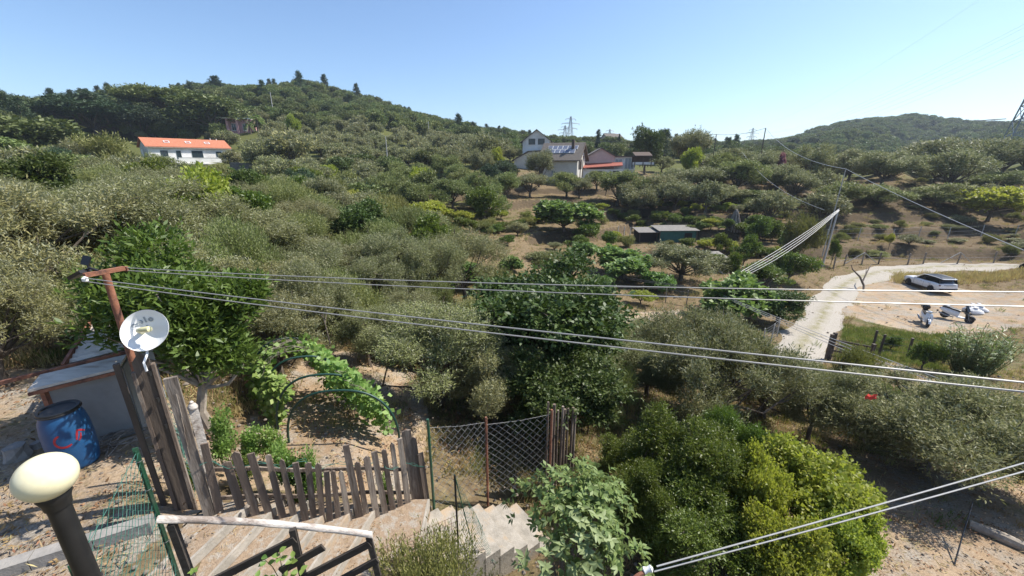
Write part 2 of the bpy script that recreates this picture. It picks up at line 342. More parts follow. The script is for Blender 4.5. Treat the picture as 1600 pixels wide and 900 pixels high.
tag(link('gravel_road', rme), kind='structure')
# ---------------------------------------------------------------- foliage makers
def unit(a): return a/np.maximum(np.linalg.norm(a, axis=-1, keepdims=True), 1e-9)
def leaves(pos, axis, nrm, Ln, Wd, fold=.18):
    n = len(pos); axis = unit(axis); side = unit(np.cross(axis, nrm)); nr_ = np.cross(side, axis)
    Ln = np.broadcast_to(np.asarray(Ln, float), (n,))[:, None]; Wd = np.broadcast_to(np.asarray(Wd, float), (n,))[:, None]
    up = nr_*Wd*fold
    V = np.stack([pos, pos+axis*Ln*.48+side*Wd*.5+up, pos+axis*Ln, pos+axis*Ln*.48-side*Wd*.5+up], 1).reshape(-1, 3)
    return V, np.arange(n*4).reshape(n, 4)
def rnd_dir(rng, n): return unit(rng.normal(size=(n, 3)))
def twigs(rng, T, Dr, k, Ltw, Ln, Wd, spread=.8, upb=.6):
    "k leaves along each twig ending at T with direction Dr"
    n = len(T); t = (np.arange(k)/k)[None, :, None]+rng.random((n, k, 1))*.5/k
    pos = T[:, None]-Dr[:, None]*(Ltw*t)
    a = unit(np.cross(Dr, rnd_dir(rng, n))); bb = np.cross(Dr, a); th = (np.arange(k)*2.4)[None, :, None]+rng.random((n, 1, 1))*6.28
    per = a[:, None]*np.cos(th)+bb[:, None]*np.sin(th)
    ax = unit(Dr[:, None]*(1-spread*t*.7)+per*spread+rng.normal(size=(n, k, 3))*.15)
    nm = np.zeros((n, k, 3)); nm[..., 2] = upb; nm += rng.normal(size=(n, k, 3))*.6
    ll = Ln*(.7+.6*rng.random(n*k))
    return leaves(pos.reshape(-1, 3), ax.reshape(-1, 3), nm.reshape(-1, 3), ll, Wd/Ln*ll)
def lobes_for(rng, n, rx, rz, zc, lr, flat=.0):
    L_ = []
    for i in range(n):
        d = rnd_dir(rng, 1)[0]; d[2] = -d[2]*.6 if d[2] < -.55 else d[2]; q = .35+.62*rng.random()**.7
        L_.append((np.array([d[0]*rx*q, d[1]*rx*q, zc+d[2]*rz*q]), lr*(.7+.6*rng.random())))
    return L_
def lobe_points(rng, lobes, n, squash=.8, shell=.5, upb=.25):
    w = np.array([l[1]**2 for l in lobes]); cnt = (n*w/w.sum()).astype(int); T = []; Dr = []
    for (c, r), k in zip(lobes, cnt):
        u = rnd_dir(rng, k); q = shell+(1-shell)*rng.random((k, 1))**.6
        q = q+np.where(rng.random((k, 1)) < .16, .45*rng.random((k, 1)), 0)
        T.append(c+u*np.array([1, 1, squash])*r*q); Dr.append(unit(u*.8+np.array([0, 0, upb])+rng.normal(size=(k, 3))*.35))
    T = np.concatenate(T); Dr = np.concatenate(Dr); keep = np.ones(len(T), bool)
    for c, r in lobes: keep &= (np.linalg.norm((T-c)/np.array([1, 1, squash]), axis=1) > r*.42) | (rng.random(len(T)) < .25)
    return T[keep], Dr[keep]
def limb_mesh(rng, name, lobes, fork, r0, material='bark', subs=3, lean=(0, 0), tips=None):
    mb = MB(); f = Vector((lean[0], lean[1], fork)); 
    mb.tube([(0, 0, -.25), (0, 0, 0), (lean[0]*.3+rng.normal()*.05, lean[1]*.3+rng.normal()*.05, fork*.5), tuple(f)], [r0*1.5, r0*1.2, r0*.95, r0*.8], 8)
    for c, r in lobes:
        c = Vector(c); md = f.lerp(c, .5)+Vector(rng.normal(size=3)*.12*(c-f).length)+Vector((0, 0, -.05))
        q1 = f.lerp(md, .5)+Vector(rng.normal(size=3)*.04*(c-f).length)
        mb.tube([f-Vector((0, 0, fork*.08)), q1, md, c], [r0*.45, r0*.34, r0*.25, r0*.11], 6)
        for _ in range(subs):
            e = c+Vector(rnd_dir(rng, 1)[0])*r*.85; e.z = max(e.z, c.z-.3*r)
            s_ = md.lerp(c, .3+.6*rng.random()); mb.tube([s_, s_.lerp(e, .5)+Vector(rng.normal(size=3)*.08*r), e], [r0*.2, r0*.13, r0*.04], 4)
    return mb.mesh(name, material, True)
def make_tree(seed, lm, ntw, k, Ln, Wd, rx, rz, zc, nl, lr, fork, r0, bark='bark', Ltw=.3, upb=.25, spread=.8, subs=3, squash=.8, nup=.6, shell=.5, tname='trunk', cname='crown'):
    rng = np.random.default_rng(seed); lobes = lobes_for(rng, nl, rx, rz, zc, lr)
    T, Dr = lobe_points(rng, lobes, ntw, squash, shell, upb)
    V, Q_ = twigs(rng, T, Dr, k, Ltw, Ln, Wd, spread, nup)
    cm = quad_mesh(cname, V, Q_, lm, v=np.repeat(rng.random(len(T)), k)*.55+rng.random(len(Q_))*.45)
    tm = limb_mesh(rng, tname, lobes, fork, r0, bark, subs)
    return dict(trunk=tm, crown=cm, h=float(np.percentile(V[:, 2], 99.2)), r=float(np.percentile(np.hypot(V[:, 0], V[:, 1]), 97)))
PR = {}
# olives about 4 m tall and wide, at three levels of detail
for i in range(4): PR['olive_hi%d' % i] = make_tree(10+i, 'olive_leaf', 5600, 9, .085, .021, 1.65, 1.35, 2.25, 24, .56, .9, .10, Ltw=.34, upb=.45)
PR['olive_wide'] = make_tree(18, 'olive_leaf', 9000, 9, .085, .021, 2.1, .95, 1.6, 38, .5, .55, .10, Ltw=.34, upb=.5)
for i in range(4): PR['olive_mid%d' % i] = make_tree(20+i, 'olive_leaf', 2100, 6, .17, .05, 1.65, 1.3, 2.15, 22, .58, .8, .11, Ltw=.38, upb=.45, subs=2)
for i in range(3): PR['olive_far%d' % i] = make_tree(30+i, 'olive_leaf', 950, 4, .33, .11, 1.65, 1.3, 2.1, 20, .62, .7, .12, Ltw=.42, upb=.45, subs=1)
for i in range(3): PR['green_mid%d' % i] = make_tree(40+i, 'olive_green', 2000, 6, .17, .055, 1.65, 1.35, 1.9, 22, .62, .6, .11, Ltw=.35, upb=.45, subs=2)
for i in range(3): PR['scrub_mid%d' % i] = make_tree(50+i, 'scrub_leaf', 1900, 6, .19, .045, 1.6, 1.05, 1.3, 22, .6, .3, .06, Ltw=.5, upb=.7, spread=.5, subs=1)
for i in range(3): PR['scrub_hi%d' % i] = make_tree(55+i, 'olive_green', 4600, 9, .10, .022, 1.6, 1.1, 1.35, 24, .58, .3, .06, Ltw=.5, upb=.7, spread=.5, subs=2)
for i in range(3): PR['broad_far%d' % i] = make_tree(60+i, 'forest_leaf', 1000, 4, .42, .2, 2.2, 1.9, 3.4, 16, 1.05, 1.4, .2, Ltw=.45, subs=1)
for i in range(2): PR['fig%d' % i] = make_tree(70+i, 'fig_leaf', 1100, 5, .26, .20, 1.7, 1.1, 1.7, 14, .72, .5, .12, Ltw=.3, upb=.5, spread=1.0, nup=1.2)
for i in range(2): PR['leafy%d' % i] = make_tree(75+i, 'shrub_leaf', 1300, 5, .2, .1, 1.6, 1.2, 2.0, 14, .7, .7, .1, Ltw=.3, upb=.4)
for i in range(2): PR['gold%d' % i] = make_tree(78+i, 'vine_leaf', 1000, 5, .2, .12, 1.5, .9, 2.0, 12, .62, .9, .09, Ltw=.3, upb=.4)
PR['dark0'] = make_tree(80, 'glossy_leaf', 2400, 6, .17, .09, 1.8, 1.5, 2.5, 18, .78, 1.0, .14, Ltw=.3, nup=.9)
PR['conifer'] = make_tree(82, 'pine_leaf', 4200, 5, .42, .1, 3.2, 3.0, 5.2, 26, 1.35, 1.2, .3, Ltw=.6, upb=.0)
PR['stone_pine'] = make_tree(83, 'forest_leaf', 4200, 5, .36, .12, 4.4, 1.2, 6.6, 24, 1.3, 4.6, .3, Ltw=.5, upb=.5, squash=.6)
def cypress(seed, h=6, r=.7):
    rng = np.random.default_rng(seed); n = 1200; z = rng.random(n)**.8; th = rng.random(n)*6.28; w = r*np.sin(np.pi*np.clip(z*.93+.07, 0, 1)**.6)*(.6+.4*rng.random(n))
    T = np.stack([w*np.cos(th), w*np.sin(th), .3+z*h], 1); Dr = unit(np.stack([np.cos(th)*.4, np.sin(th)*.4, np.ones(n)], 1))
    V, Q_ = twigs(rng, T, Dr, 4, .5, .35, .1, .4); mb = MB().tube([(0, 0, -.2), (0, 0, h*.8)], [.14, .03], 6)
    return dict(trunk=mb.mesh('trunk', 'bark'), crown=quad_mesh('crown', V, Q_, 'pine_leaf', v=rng.random(len(Q_))), h=h+.3, r=r)
PR['cypress'] = cypress(5)
def pine(seed, h=9):
    rng = np.random.default_rng(seed); Ts = []; Ds = []; mb = MB().tube([(0, 0, -.3), (.1, 0, h*.5), (0, .1, h*.97)], [.2, .14, .03], 6)
    for z in np.linspace(.34, .98, 11):
        for k in range(5):
            a = rng.random()*6.28; l = (1.05-z)*h*.42*(.6+.6*rng.random())+.25; e = np.array([math.cos(a)*l, math.sin(a)*l, z*h+.12*l])
            n = 22; t = rng.random((n, 1))**.5; Ts.append(np.array([0, 0, z*h])*(1-t)+e*t+rng.normal(size=(n, 3))*.28); Ds.append(unit(np.tile(e-np.array([0, 0, z*h]), (n, 1))+rng.normal(size=(n, 3))*.5+[0, 0, .3]))
    T = np.concatenate(Ts); Dr = np.concatenate(Ds); V, Q_ = twigs(rng, T, Dr, 4, .4, .38, .13, .6)
    return dict(trunk=mb.mesh('trunk', 'bark'), crown=quad_mesh('crown', V, Q_, 'pine_leaf', v=rng.random(len(Q_))), h=h, r=2.0)
for i in range(2): PR['pine%d' % i] = pine(90+i)
TREES = []
def put_tree(kind, loc, diam, height, name, label, group=None, rot=None, cat='tree'):
    p = PR[kind]; o = thing(name, label, cat, loc, random.random()*6.28 if rot is None else rot, group)
    s = diam/(2*p['r']); o.scale = (s, s, height/p['h']); TREES.append((loc[0], loc[1], diam/2))
    link('trunk', p['trunk'], o); link('crown', p['crown'], o); return o
def tree_px(kind, px, Y, wpx, top, name, label, group=None, rot=None, cat='tree'):
    b_ = base_at(px, Y); dm = wpx/F*(depth(b_)-.3); return put_tree(kind, b_, dm, max(.5, topz(b_.y, top)-b_.z), name, label, group, rot, cat)
# instances spread over the ground for what nobody could count
def scatter(name, pts, rot, scl, idx_, protos, label, cat):
    cl_ = bpy.data.collections.new(name+'_kinds')
    for i, me in enumerate(protos): cl_.objects.link(bpy.data.objects.new('%s_kind_%02d' % (name, i), me))
    me = bpy.data.meshes.new(name); me.vertices.add(len(pts)); me.vertices.foreach_set('co', np.asarray(pts, np.float32).ravel())
    for n_, t_, a_ in (('rot', 'FLOAT', rot), ('scl', 'FLOAT', scl), ('idx', 'INT', idx_)):
        me.attributes.new(n_, t_, 'POINT').data.foreach_set('value', np.asarray(a_, np.float32 if t_ == 'FLOAT' else np.int32))
    o = tag(link(name, me), label, cat, kind='stuff')
    ng = bpy.data.node_groups.new(name, 'GeometryNodeTree')
    ng.interface.new_socket('Geometry', in_out='INPUT', socket_type='NodeSocketGeometry'); ng.interface.new_socket('Geometry', in_out='OUTPUT', socket_type='NodeSocketGeometry')
    N = ng.nodes; gi = N.new('NodeGroupInput'); go = N.new('NodeGroupOutput'); ip = N.new('GeometryNodeInstanceOnPoints'); ci = N.new('GeometryNodeCollectionInfo')
    ci.inputs['Collection'].default_value = cl_; ci.inputs['Separate Children'].default_value = True; ci.inputs['Reset Children'].default_value = True
    def na_(n_, t_): a = N.new('GeometryNodeInputNamedAttribute'); a.data_type = t_; a.inputs['Name'].default_value = n_; return a.outputs['Attribute']
    cx = N.new('ShaderNodeCombineXYZ'); lk = ng.links
    lk.new(na_('rot', 'FLOAT'), cx.inputs['Z']); lk.new(cx.outputs[0], ip.inputs['Rotation']); lk.new(na_('scl', 'FLOAT'), ip.inputs['Scale'])
    lk.new(na_('idx', 'INT'), ip.inputs['Instance Index']); ip.inputs['Pick Instance'].default_value = True
    lk.new(gi.outputs[0], ip.inputs['Points']); lk.new(ci.outputs[0], ip.inputs['Instance']); lk.new(ip.outputs[0], go.inputs[0])
    o.modifiers.new('spread', 'NODES').node_group = ng; return o
def whole(p, name):
    "trunk and crown of a tree kind as one mesh"
    import bmesh
    bm = bmesh.new(); bm.from_mesh(p['crown']); n0 = len(bm.faces); bm.from_mesh(p['trunk']); bm.faces.ensure_lookup_table()
    for f in bm.faces[n0:]: f.material_index = 1
    me = bpy.data.meshes.new(name); bm.to_mesh(me); bm.free()
    me.materials.append(p['crown'].materials[0]); me.materials.append(p['trunk'].materials[0]); return me
def px_of(x, y, z):
    d = y*cP+(CH-z)*sP; return 800+F*x/d, 450-F*(y*sP+(z-CH)*cP)/d
def spots(rng, n, x0, x1, y0, y1, mind, test, taken):
    out = []
    for _ in range(n):
        x = x0+(x1-x0)*rng.random(); y = y0+(y1-y0)*rng.random()
        if not test(x, y): continue
        md = mind(x, y) if callable(mind) else mind
        if any((x-a)**2+(y-b)**2 < md*md for a, b in out): continue
        if any((x-a)**2+(y-b)**2 < (md*.45+c*.75)**2 for a, b, c in taken): continue
        out.append((x, y))
    return out
# ---------------------------------------------------------------- trees that can be told apart
def palm(seed, n=26, L_=1.5, trunk=1.6):
    rng = np.random.default_rng(seed); P = []; A = []; Nn = []; mb = MB().tube([(0, 0, -.2), (.05, 0, trunk*.5), (0, 0, trunk)], [.2, .16, .17], 8)
    for k in range(n):
        a = rng.random()*6.28; el = rng.random()*1.5-.35; h = np.array([math.cos(a), math.sin(a), 0])
        pts = [np.array([0, 0, trunk])+h*L_*t*math.cos(el)+np.array([0, 0, L_*(t*math.sin(el)-.55*t*t)]) for t in np.linspace(.1, 1, 12)]
        s_ = np.cross(h, [0, 0, 1])
        for i in range(11):
            for g in (-1, 1): P.append(pts[i]); A.append((pts[i+1]-pts[i])*4+s_*g*.5+np.array([0, 0, -.12])); Nn.append(np.array([0, 0, 1.])+rng.normal(size=3)*.2)
    V, Q_ = leaves(np.array(P), np.array(A), np.array(Nn), .42, .07)
    return dict(trunk=mb.mesh('trunk', 'bark'), crown=quad_mesh('crown', V, Q_, 'fig_leaf', v=rng.random(len(Q_))), h=trunk+L_*.75, r=L_)
PR['palm'] = palm(3)
g_far = 'trees around the houses'
T = tree_px
T('conifer', 152, 122, 125, 146, 'conifer_tree', 'broad dark green conifer, widest of the trees on the upper left skyline')
T('conifer', 226, 126, 75, 163, 'conifer_tree', 'dark conifer squeezed between the broad conifer and the umbrella pine')
T('stone_pine', 268, 138, 140, 140, 'umbrella_pine', 'flat-topped green umbrella pine high behind the orange-roofed house')
T('broad_far0', 338, 128, 100, 150, 'dark_tree', 'dark rounded tree beside the pink house')
T('pine0', 341, 215, 26, 120, 'pine_tree', 'lone pine standing up from the left ridge line')
T('broad_far1', 52, 74, 135, 184, 'broadleaf_tree', 'round green broadleaf tree at the upper left edge')
T('broad_far2', -8, 58, 100, 214, 'broadleaf_tree', 'green broadleaf tree cut by the left edge below the skyline')
T('scrub_mid0', 172, 62, 90, 213, 'bushy_tree', 'light green bushy tree left of the orange-roofed house')
T('olive_mid1', 132, 60, 60, 222, 'bushy_tree', 'greyish bushy tree between round broadleaf tree and light bushy tree')
T('green_mid0', 252, 60, 80, 246, 'bushy_tree', 'dark green bushy tree covering the left of the orange-roofed house')
T('green_mid1', 312, 66, 50, 264, 'bushy_tree', 'dark bushy tree under the balcony of the orange-roofed house')
T('leafy0', 358, 70, 28, 262, 'small_tree', 'small bright tree beside the stone wall by the orange-roofed house')
T('palm', 404, 130, 26, 172, 'palm_tree', 'palm tree right of the pink house')
T('palm', 392, 128, 18, 183, 'palm_tree', 'shorter palm tree in front of the pink house')
T('palm', 328, 50, 42, 281, 'palm_tree', 'low dark palm below the orange-roofed house')
T('olive_far0', 460, 85, 85, 205, 'olive_tree', 'large dark olive tree above the stone retaining wall')
T('olive_far1', 410, 82, 60, 222, 'olive_tree', 'olive tree right of the orange-roofed house')
T('gold1', 461, 120, 22, 180, 'small_tree', 'small bright green tree below the forested hill')
T('gold0', 777, 88, 24, 231, 'citrus_tree', 'yellow-green citrus tree on the bare field left of the white gabled house')
T('olive_mid0', 754, 80, 38, 234, 'olive_tree', 'grey upright olive tree on the bare field left of the houses')
T('olive_far2', 765, 95, 58, 208, 'olive_tree', 'pale rounded olive tree behind the yellow-green citrus tree')
T('dark0', 1007, 98, 50, 200, 'dark_tree', 'tall dark tree right of the houses against the sky')
T('olive_mid2', 1071, 90, 64, 205, 'olive_tree', 'tall pale olive tree against the sky right of the dark tree')
T('gold0', 1080, 76, 34, 232, 'bushy_tree', 'bright yellow-green bush in front of the tall pale olive')
T('cypress', 933, 165, 9, 211, 'cypress_tree', 'left one of two small cypresses beyond the houses')
T('cypress', 966, 165, 6, 210, 'cypress_tree', 'right one of two small cypresses beyond the houses')
g_c = 'olive trees along the right crest'
for i, (px, Y, w, t, lb) in enumerate(((1378,60,86,238,'silvery olive tree on the right crest, first in the open row'),(1478,58,96,235,'wide silvery olive with dark forked trunk on the right crest'),
        (1562,64,80,218,'rounded olive tree on the crest below the big pylon'),(1468,80,115,216,'broad olive behind the silvery row on the right crest'),
        (1262,66,62,227,'olive tree at the left end of the right crest'),(1325,74,64,234,'olive tree behind the first silvery olive on the crest'))):
    T('olive_mid%d' % (i % 4), px, Y, w, t, 'olive_tree', lb, g_c)
g_r = 'olive trees on the terrace above the track'
for i, (px, Y, w, t, lb) in enumerate(((1308,47,95,286,'dense green olive behind the tall thin pole above the track'),(1376,49,85,290,'dense green olive next to the slope path above the track'),
        (1466,49,95,287,'dense olive left of the yellow-green tree above the track'),(1590,50,75,292,'olive right of the yellow-green tree at the frame edge'),(1552,58,66,268,'olive behind the yellow-green tree on the right slope'))):
    T(('green_mid0', 'green_mid1', 'green_mid2', 'olive_mid3', 'green_mid1')[i], px, Y, w, t, 'olive_tree', lb, g_r)
T('gold0', 1542, 43.5, 90, 293, 'persimmon_tree', 'yellow-green leafy tree on the terrace at the right')
T('gold1', 1388, 36.6, 14, 366, 'sapling', 'small green sapling on the bank above the track')
T('leafy1', 1298, 31.5, 18, 375, 'sapling', 'small green sapling beside the metal pole')
T('scrub_mid1', 1243, 32, 55, 338, 'cane_clump', 'tall grey-green cane clump left of the metal pole', cat='shrub')
g_t = 'olive trees on the terraces below the houses'
for i, (px, Y, w, t) in enumerate(((965,60,80,268),(1030,57,75,274),(1092,60,78,262),(1150,58,80,252),(1212,60,78,258),(1122,51,72,288),(1184,50,76,298),(1055,51,66,284),(992,53,68,288),(885,66,56,270),(828,68,56,272),
        (842,78,50,236),(932,70,44,268),(905,64,44,278),(1240,55,60,270),(1130,68,70,240),(1180,70,70,238),(1210,76,60,236),(790,62,56,270))):
    T(('olive_mid%d' % (i % 4)) if i % 3 else 'green_mid%d' % (i % 3), px, Y, w, t, 'olive_tree', 'grey-green olive tree on the terraces around the houses', g_t)
T('fig0', 880, 41, 100, 314, 'fig_tree', 'pale green fig tree alone on the terraced slope')
T('leafy0', 912, 38.5, 50, 345, 'fig_tree', 'bright green bush at the foot of the pale fig tree', cat='shrub')
T('fig1', 716, 23, 82, 410, 'fig_tree', 'pale fig tree just above the wires, left of centre')
T('fig0', 972, 27, 100, 392, 'fig_tree', 'dark fig tree in the vegetable garden, left of the grey tree')
T('olive_mid1', 1062, 27, 120, 386, 'olive_tree', 'dark grey-green tree in the vegetable garden below the green shed')
T('leafy0', 1232, 27.5, 66, 396, 'leafy_tree', 'lime green tree beside the cane clump near the track')
T('leafy1', 1196, 26, 70, 412, 'leafy_tree', 'green leafy tree behind the dark hedge near the track')
T('fig1', 1150, 20.2, 120, 436, 'ivy_hedge', 'dark overgrown hedge mass behind the short wire post', cat='shrub')
T('dark0', 1212, 19.6, 84, 455, 'ivy_hedge', 'dark overgrown hedge mass bordering the gravel track', cat='shrub')
T('scrub_mid2', 1092, 15.5, 70, 500, 'shrub', 'dry greyish shrub beside the tilled plot', cat='shrub')
T('scrub_mid0', 860, 30, 90, 395, 'shrub', 'low scrub above the big dark tree', cat='shrub')
T('gold1', 1000, 22, 44, 455, 'shrub', 'yellowish low bush beside the tilled plot', cat='shrub')
T('gold0', 670, 47, 75, 315, 'small_tree', 'yellow-green orchard tree on the middle slope')
T('gold1', 722, 45, 40, 330, 'small_tree', 'small yellowish orchard tree with thin trunk on the middle slope')
g_g = 'young trees in the vegetable garden'
for px, Y, w, t in ((1105,36,26,372),(1180,37,40,340),(1160,31,40,368),(1125,33,30,366),(1205,38,34,345),(1080,40,30,352),(950,36,26,362),(1140,27,30,395)):
    T('leafy%d' % (Y % 2), px, Y, w, t, 'small_tree', 'small green tree among the vegetable beds', g_g)
# near olives
N_ = (
 ('olive_wide', 70, 10.5, 330, 292, 'spreading grey-green olive filling the left edge above the shed'),
 ('olive_hi1', 250, 13.5, 260, 285, 'tall olive behind the rusty cross-arm pole'),
 ('olive_hi2', -60, 15, 260, 270, 'olive cut by the left edge, highest of the left olives'),
 ('olive_hi3', 15, 6.6, 205, 425, 'olive overhanging the corrugated shed roof'),
 ('olive_hi2', 395, 17, 190, 330, 'olive behind the laurel tree'),
 ('olive_hi0', 482, 15.5, 150, 385, 'olive left of the small garden hut'),
 ('olive_hi3', 445, 11.2, 130, 440, 'olive behind the bean tunnel'),
 ('olive_hi1', 578, 10.4, 120, 482, 'olive with dark short trunk right of the bean tunnel'),
 ('olive_hi2', 690, 9.0, 200, 482, 'loose feathery olive left of the big dark tree'),
 ('olive_hi0', 640, 13.6, 110, 462, 'slim olive with bare trunk behind the feathery olive'),
 ('olive_wide', 1115, 9.6, 245, 512, 'wide grey olive behind the dark green shrub'),
 ('olive_hi3', 1262, 9.6, 110, 582, 'young olive with bare dark trunk left of the large right olive'),
 ('olive_wide', 1440, 8.2, 290, 606, 'large silvery olive in the lower right corner'),
 ('olive_hi2', 1600, 9.4, 130, 640, 'olive cut by the right edge behind the large silvery olive'),
 ('olive_hi1', 775, 8.6, 150, 545, 'shaded olive in front of the big dark tree'),
 ('olive_hi1', 1372, 9.2, 170, 628, 'olive merging with the left side of the large silvery olive'),
 ('olive_hi3', 1530, 7.6, 190, 668, 'low olive at the right edge in front of the silvery olive'),
 ('olive_hi2', 1190, 11.0, 150, 560, 'grey olive hiding the lower end of the gravel track'),
 ('olive_hi0', 1010, 11.5, 130, 545, 'grey olive right of the big dark tree'),
 ('olive_hi3', 1050, 13.5, 120, 505, 'grey olive just in front of the tilled plot'),
)
for k, px, Y, w, t, lb in N_: T(k, px, Y, w, t, 'olive_tree', lb)
# ---------------------------------------------------------------- groves
rng = np.random.default_rng(21)
HOUSES = [(-70, 90, 13), (11, 84, 9), (22, 88, 11), (4, 104, 7), (38, 92, 8), (-95, 143, 10)]
def seen(x, y, h):
    "keep the sight lines to the houses open"
    px, py = px_of(x, y, H(x, y)+h)
    return not ((272 < px < 372 and py < 258 and y < 84) or (225 < px <= 272 and py < 246 and y < 84) or (343 < px < 400 and py < 204 and y < 134) or (843 < px < 1000 and py < 268 and y < 84) or (812 < px < 870 and py < 234 and y < 98))
def okh(x, y): return all((x-a)**2+(y-b)**2 > c*c for a, b, c in HOUSES)
def tL1(x, y):
    z = H(x, y); px, py = px_of(x, y, z); return -260 < px < float(np.interp(y, [24, 44], [735, 600])) and okh(x, y) and not (px > 590 and y > 36 and y < 52 and px < 760 and rng.random() < .75) and not (500 < px < 600 and y < 24)
for x, y in spots(rng, 4200, -80, 2, 17.5, 46, lambda x, y: 1.65+.03*y, tL1, TREES):
    hi = y < 30; px = px_of(x, y, 3)[0]
    u = rng.random(); k = ('scrub_hi%d' if hi else 'scrub_mid%d') % int(rng.integers(3)) if u < .62 else ('olive_hi%d' if hi else 'olive_mid%d') % int(rng.integers(4))
    if rng.random() < .14:
        put_tree(('leafy0', 'leafy1', 'dark0', 'gold1', 'broad_far1')[int(rng.integers(5))], (x, y, H(x, y)), 2.6+rng.random()*1.8, 2.6+rng.random()*1.4, 'leafy_tree', 'leafy tree standing out from the dense thicket left of centre', 'trees of the left thicket'); continue
    put_tree(k, (x, y, H(x, y)), 3.0+rng.random()*1.6, (2.1+rng.random()*1.3) if u < .62 else 2.8+rng.random()*1.1, 'scrub_tree' if u < .62 else 'olive_tree',
             'feathery green scrub tree in the dense thicket left of centre' if u < .62 else 'olive tree growing up through the thicket left of centre', 'trees of the left thicket')
def tL2(x, y):
    px, py = px_of(x, y, H(x, y)); return -80 < px < 800 and okh(x, y) and seen(x, y, 4.4) and not (735 < px < 812 and 238 < py < 270) and not (365 < px < 425 and py > 255)
for x, y in spots(rng, 2200, -125, 1, 46, 88, 4.6, tL2, TREES):
    u = rng.random(); k = 'olive_far%d' % int(rng.integers(3)) if u < .6 else 'green_mid%d' % int(rng.integers(3)) if u < .85 else 'broad_far%d' % int(rng.integers(3))
    if rng.random() < .13:
        put_tree(('leafy0', 'dark0', 'gold0', 'conifer', 'broad_far2')[int(rng.integers(5))], (x, y, H(x, y)), 3.4+rng.random()*2, 3.2+rng.random()*1.8, 'leafy_tree', 'leafy tree standing out from the grove on the left slope', 'grove on the left slope'); continue
    put_tree(k, (x, y, H(x, y)), 4.6+rng.random()*1.5, 3.4+rng.random()*1.2, 'olive_tree' if u < .85 else 'broadleaf_tree',
             'olive tree in the grove on the slope below the orange-roofed house' if u < .85 else 'dark broadleaf tree in the olive grove on the left slope', 'grove on the left slope')
for x, y in spots(rng, 1500, -130, 0, 88, 150, 6.0, lambda x, y: okh(x, y) and seen(x, y, 5) and 350 < px_of(x, y, H(x, y))[0] < 800 and not (735 < px_of(x, y, H(x, y))[0] < 812 and y < 112), TREES):
    put_tree('olive_far%d' % int(rng.integers(3)), (x, y, H(x, y)), 5.4+rng.random()*1.8, 3.8+rng.random()*1.4, 'olive_tree', 'olive tree in the grove at the foot of the forested hill', 'grove under the forested hill')
for x, y in spots(rng, 900, 14, 110, 56, 112, 6.5, lambda x, y: okh(x, y) and 1030 < px_of(x, y, H(x, y))[0] < 1680, TREES):
    put_tree('olive_far%d' % int(rng.integers(3)), (x, y, H(x, y)), 5.0+rng.random()*1.5, 3.4+rng.random()*1.2, 'olive_tree', 'olive tree in the grove behind the right crest', 'grove behind the right crest')
g_n = 'shrubs of the near left slope'
for x, y in spots(rng, 900, -19, -5.5, 8.2, 18.5, 1.5, lambda x, y: px_of(x, y, 4)[0] > -140, TREES):
    u = rng.random(); put_tree('olive_hi%d' % int(rng.integers(4)) if u < .5 else 'scrub_hi%d' % int(rng.integers(3)), (x, y, H(x, y)-.15), 2.4+rng.random()*1.2, 1.9+rng.random()*1.0, 'olive_bush' if u < .5 else 'scrub_bush', 'low olive shoot bush under the near left olives' if u < .5 else 'green scrub bush under the near left olives', g_n, cat='shrub')
g_m = 'shrubs on the slope between the garden and the valley'
for x, y in spots(rng, 1500, -4.5, 12, 9.0, 17.5, lambda x, y: 1.3, lambda x, y: not inpoly(np.array([x]), np.array([y]), GARDEN)[0] and not inpoly(np.array([x]), np.array([y]), DIRT_R)[0] and np.min(np.hypot(cl[:, 0]-x, cl[:, 1]-y)) > 2.1 and rng.random() < .75, TREES):
    u = rng.random(); put_tree('olive_hi%d' % int(rng.integers(4)) if u < .45 else 'scrub_hi%d' % int(rng.integers(3)) if u < .8 else 'leafy%d' % int(rng.integers(2)), (x, y, H(x, y)-.1), 1.5+rng.random()*1.2, 1.0+rng.random()*1.1, 'slope_bush', 'greyish bush on the slope left of the gravel track' if u < .45 else 'green feathery bush on the slope left of the gravel track' if u < .8 else 'small leafy bush on the slope left of the gravel track', g_m, cat='shrub')
g_b = 'bushes of the vegetable gardens'
def tG(x, y):
    px, py = px_of(x, y, H(x, y)); return (745 < px < 1265 or (610 < px < 760 and py < 410)) and 318 < py < 500 and not inpoly(np.array([x]), np.array([y]), PLOT)[0] and np.min(np.hypot(cl[:, 0]-x, cl[:, 1]-y)) > 2.6 and not (800 < px < 960 and py < 345)
for x, y in spots(rng, 1900, -16, 40, 20, 64, lambda x, y: 2.6+.03*y, tG, TREES):
    u = rng.random(); k = ('scrub_mid%d' % int(rng.integers(3)), 'leafy%d' % int(rng.integers(2)), 'gold%d' % int(rng.integers(2)), 'olive_mid%d' % int(rng.integers(4)), 'fig%d' % int(rng.integers(2)))[int(np.searchsorted([.42, .6, .68, .88], u))]
    s_ = rng.random(); put_tree(k, (x, y, H(x, y)-.1), 1.5+s_*1.6, .8+s_*1.2, 'garden_bush', {'s': 'green scrubby bush in the vegetable gardens', 'l': 'leafy green bush in the vegetable gardens', 'g': 'yellow-green bush in the vegetable gardens', 'o': 'grey-green bush in the vegetable gardens', 'f': 'broad-leaved bush in the vegetable gardens'}[k[0]], g_b, cat='shrub')
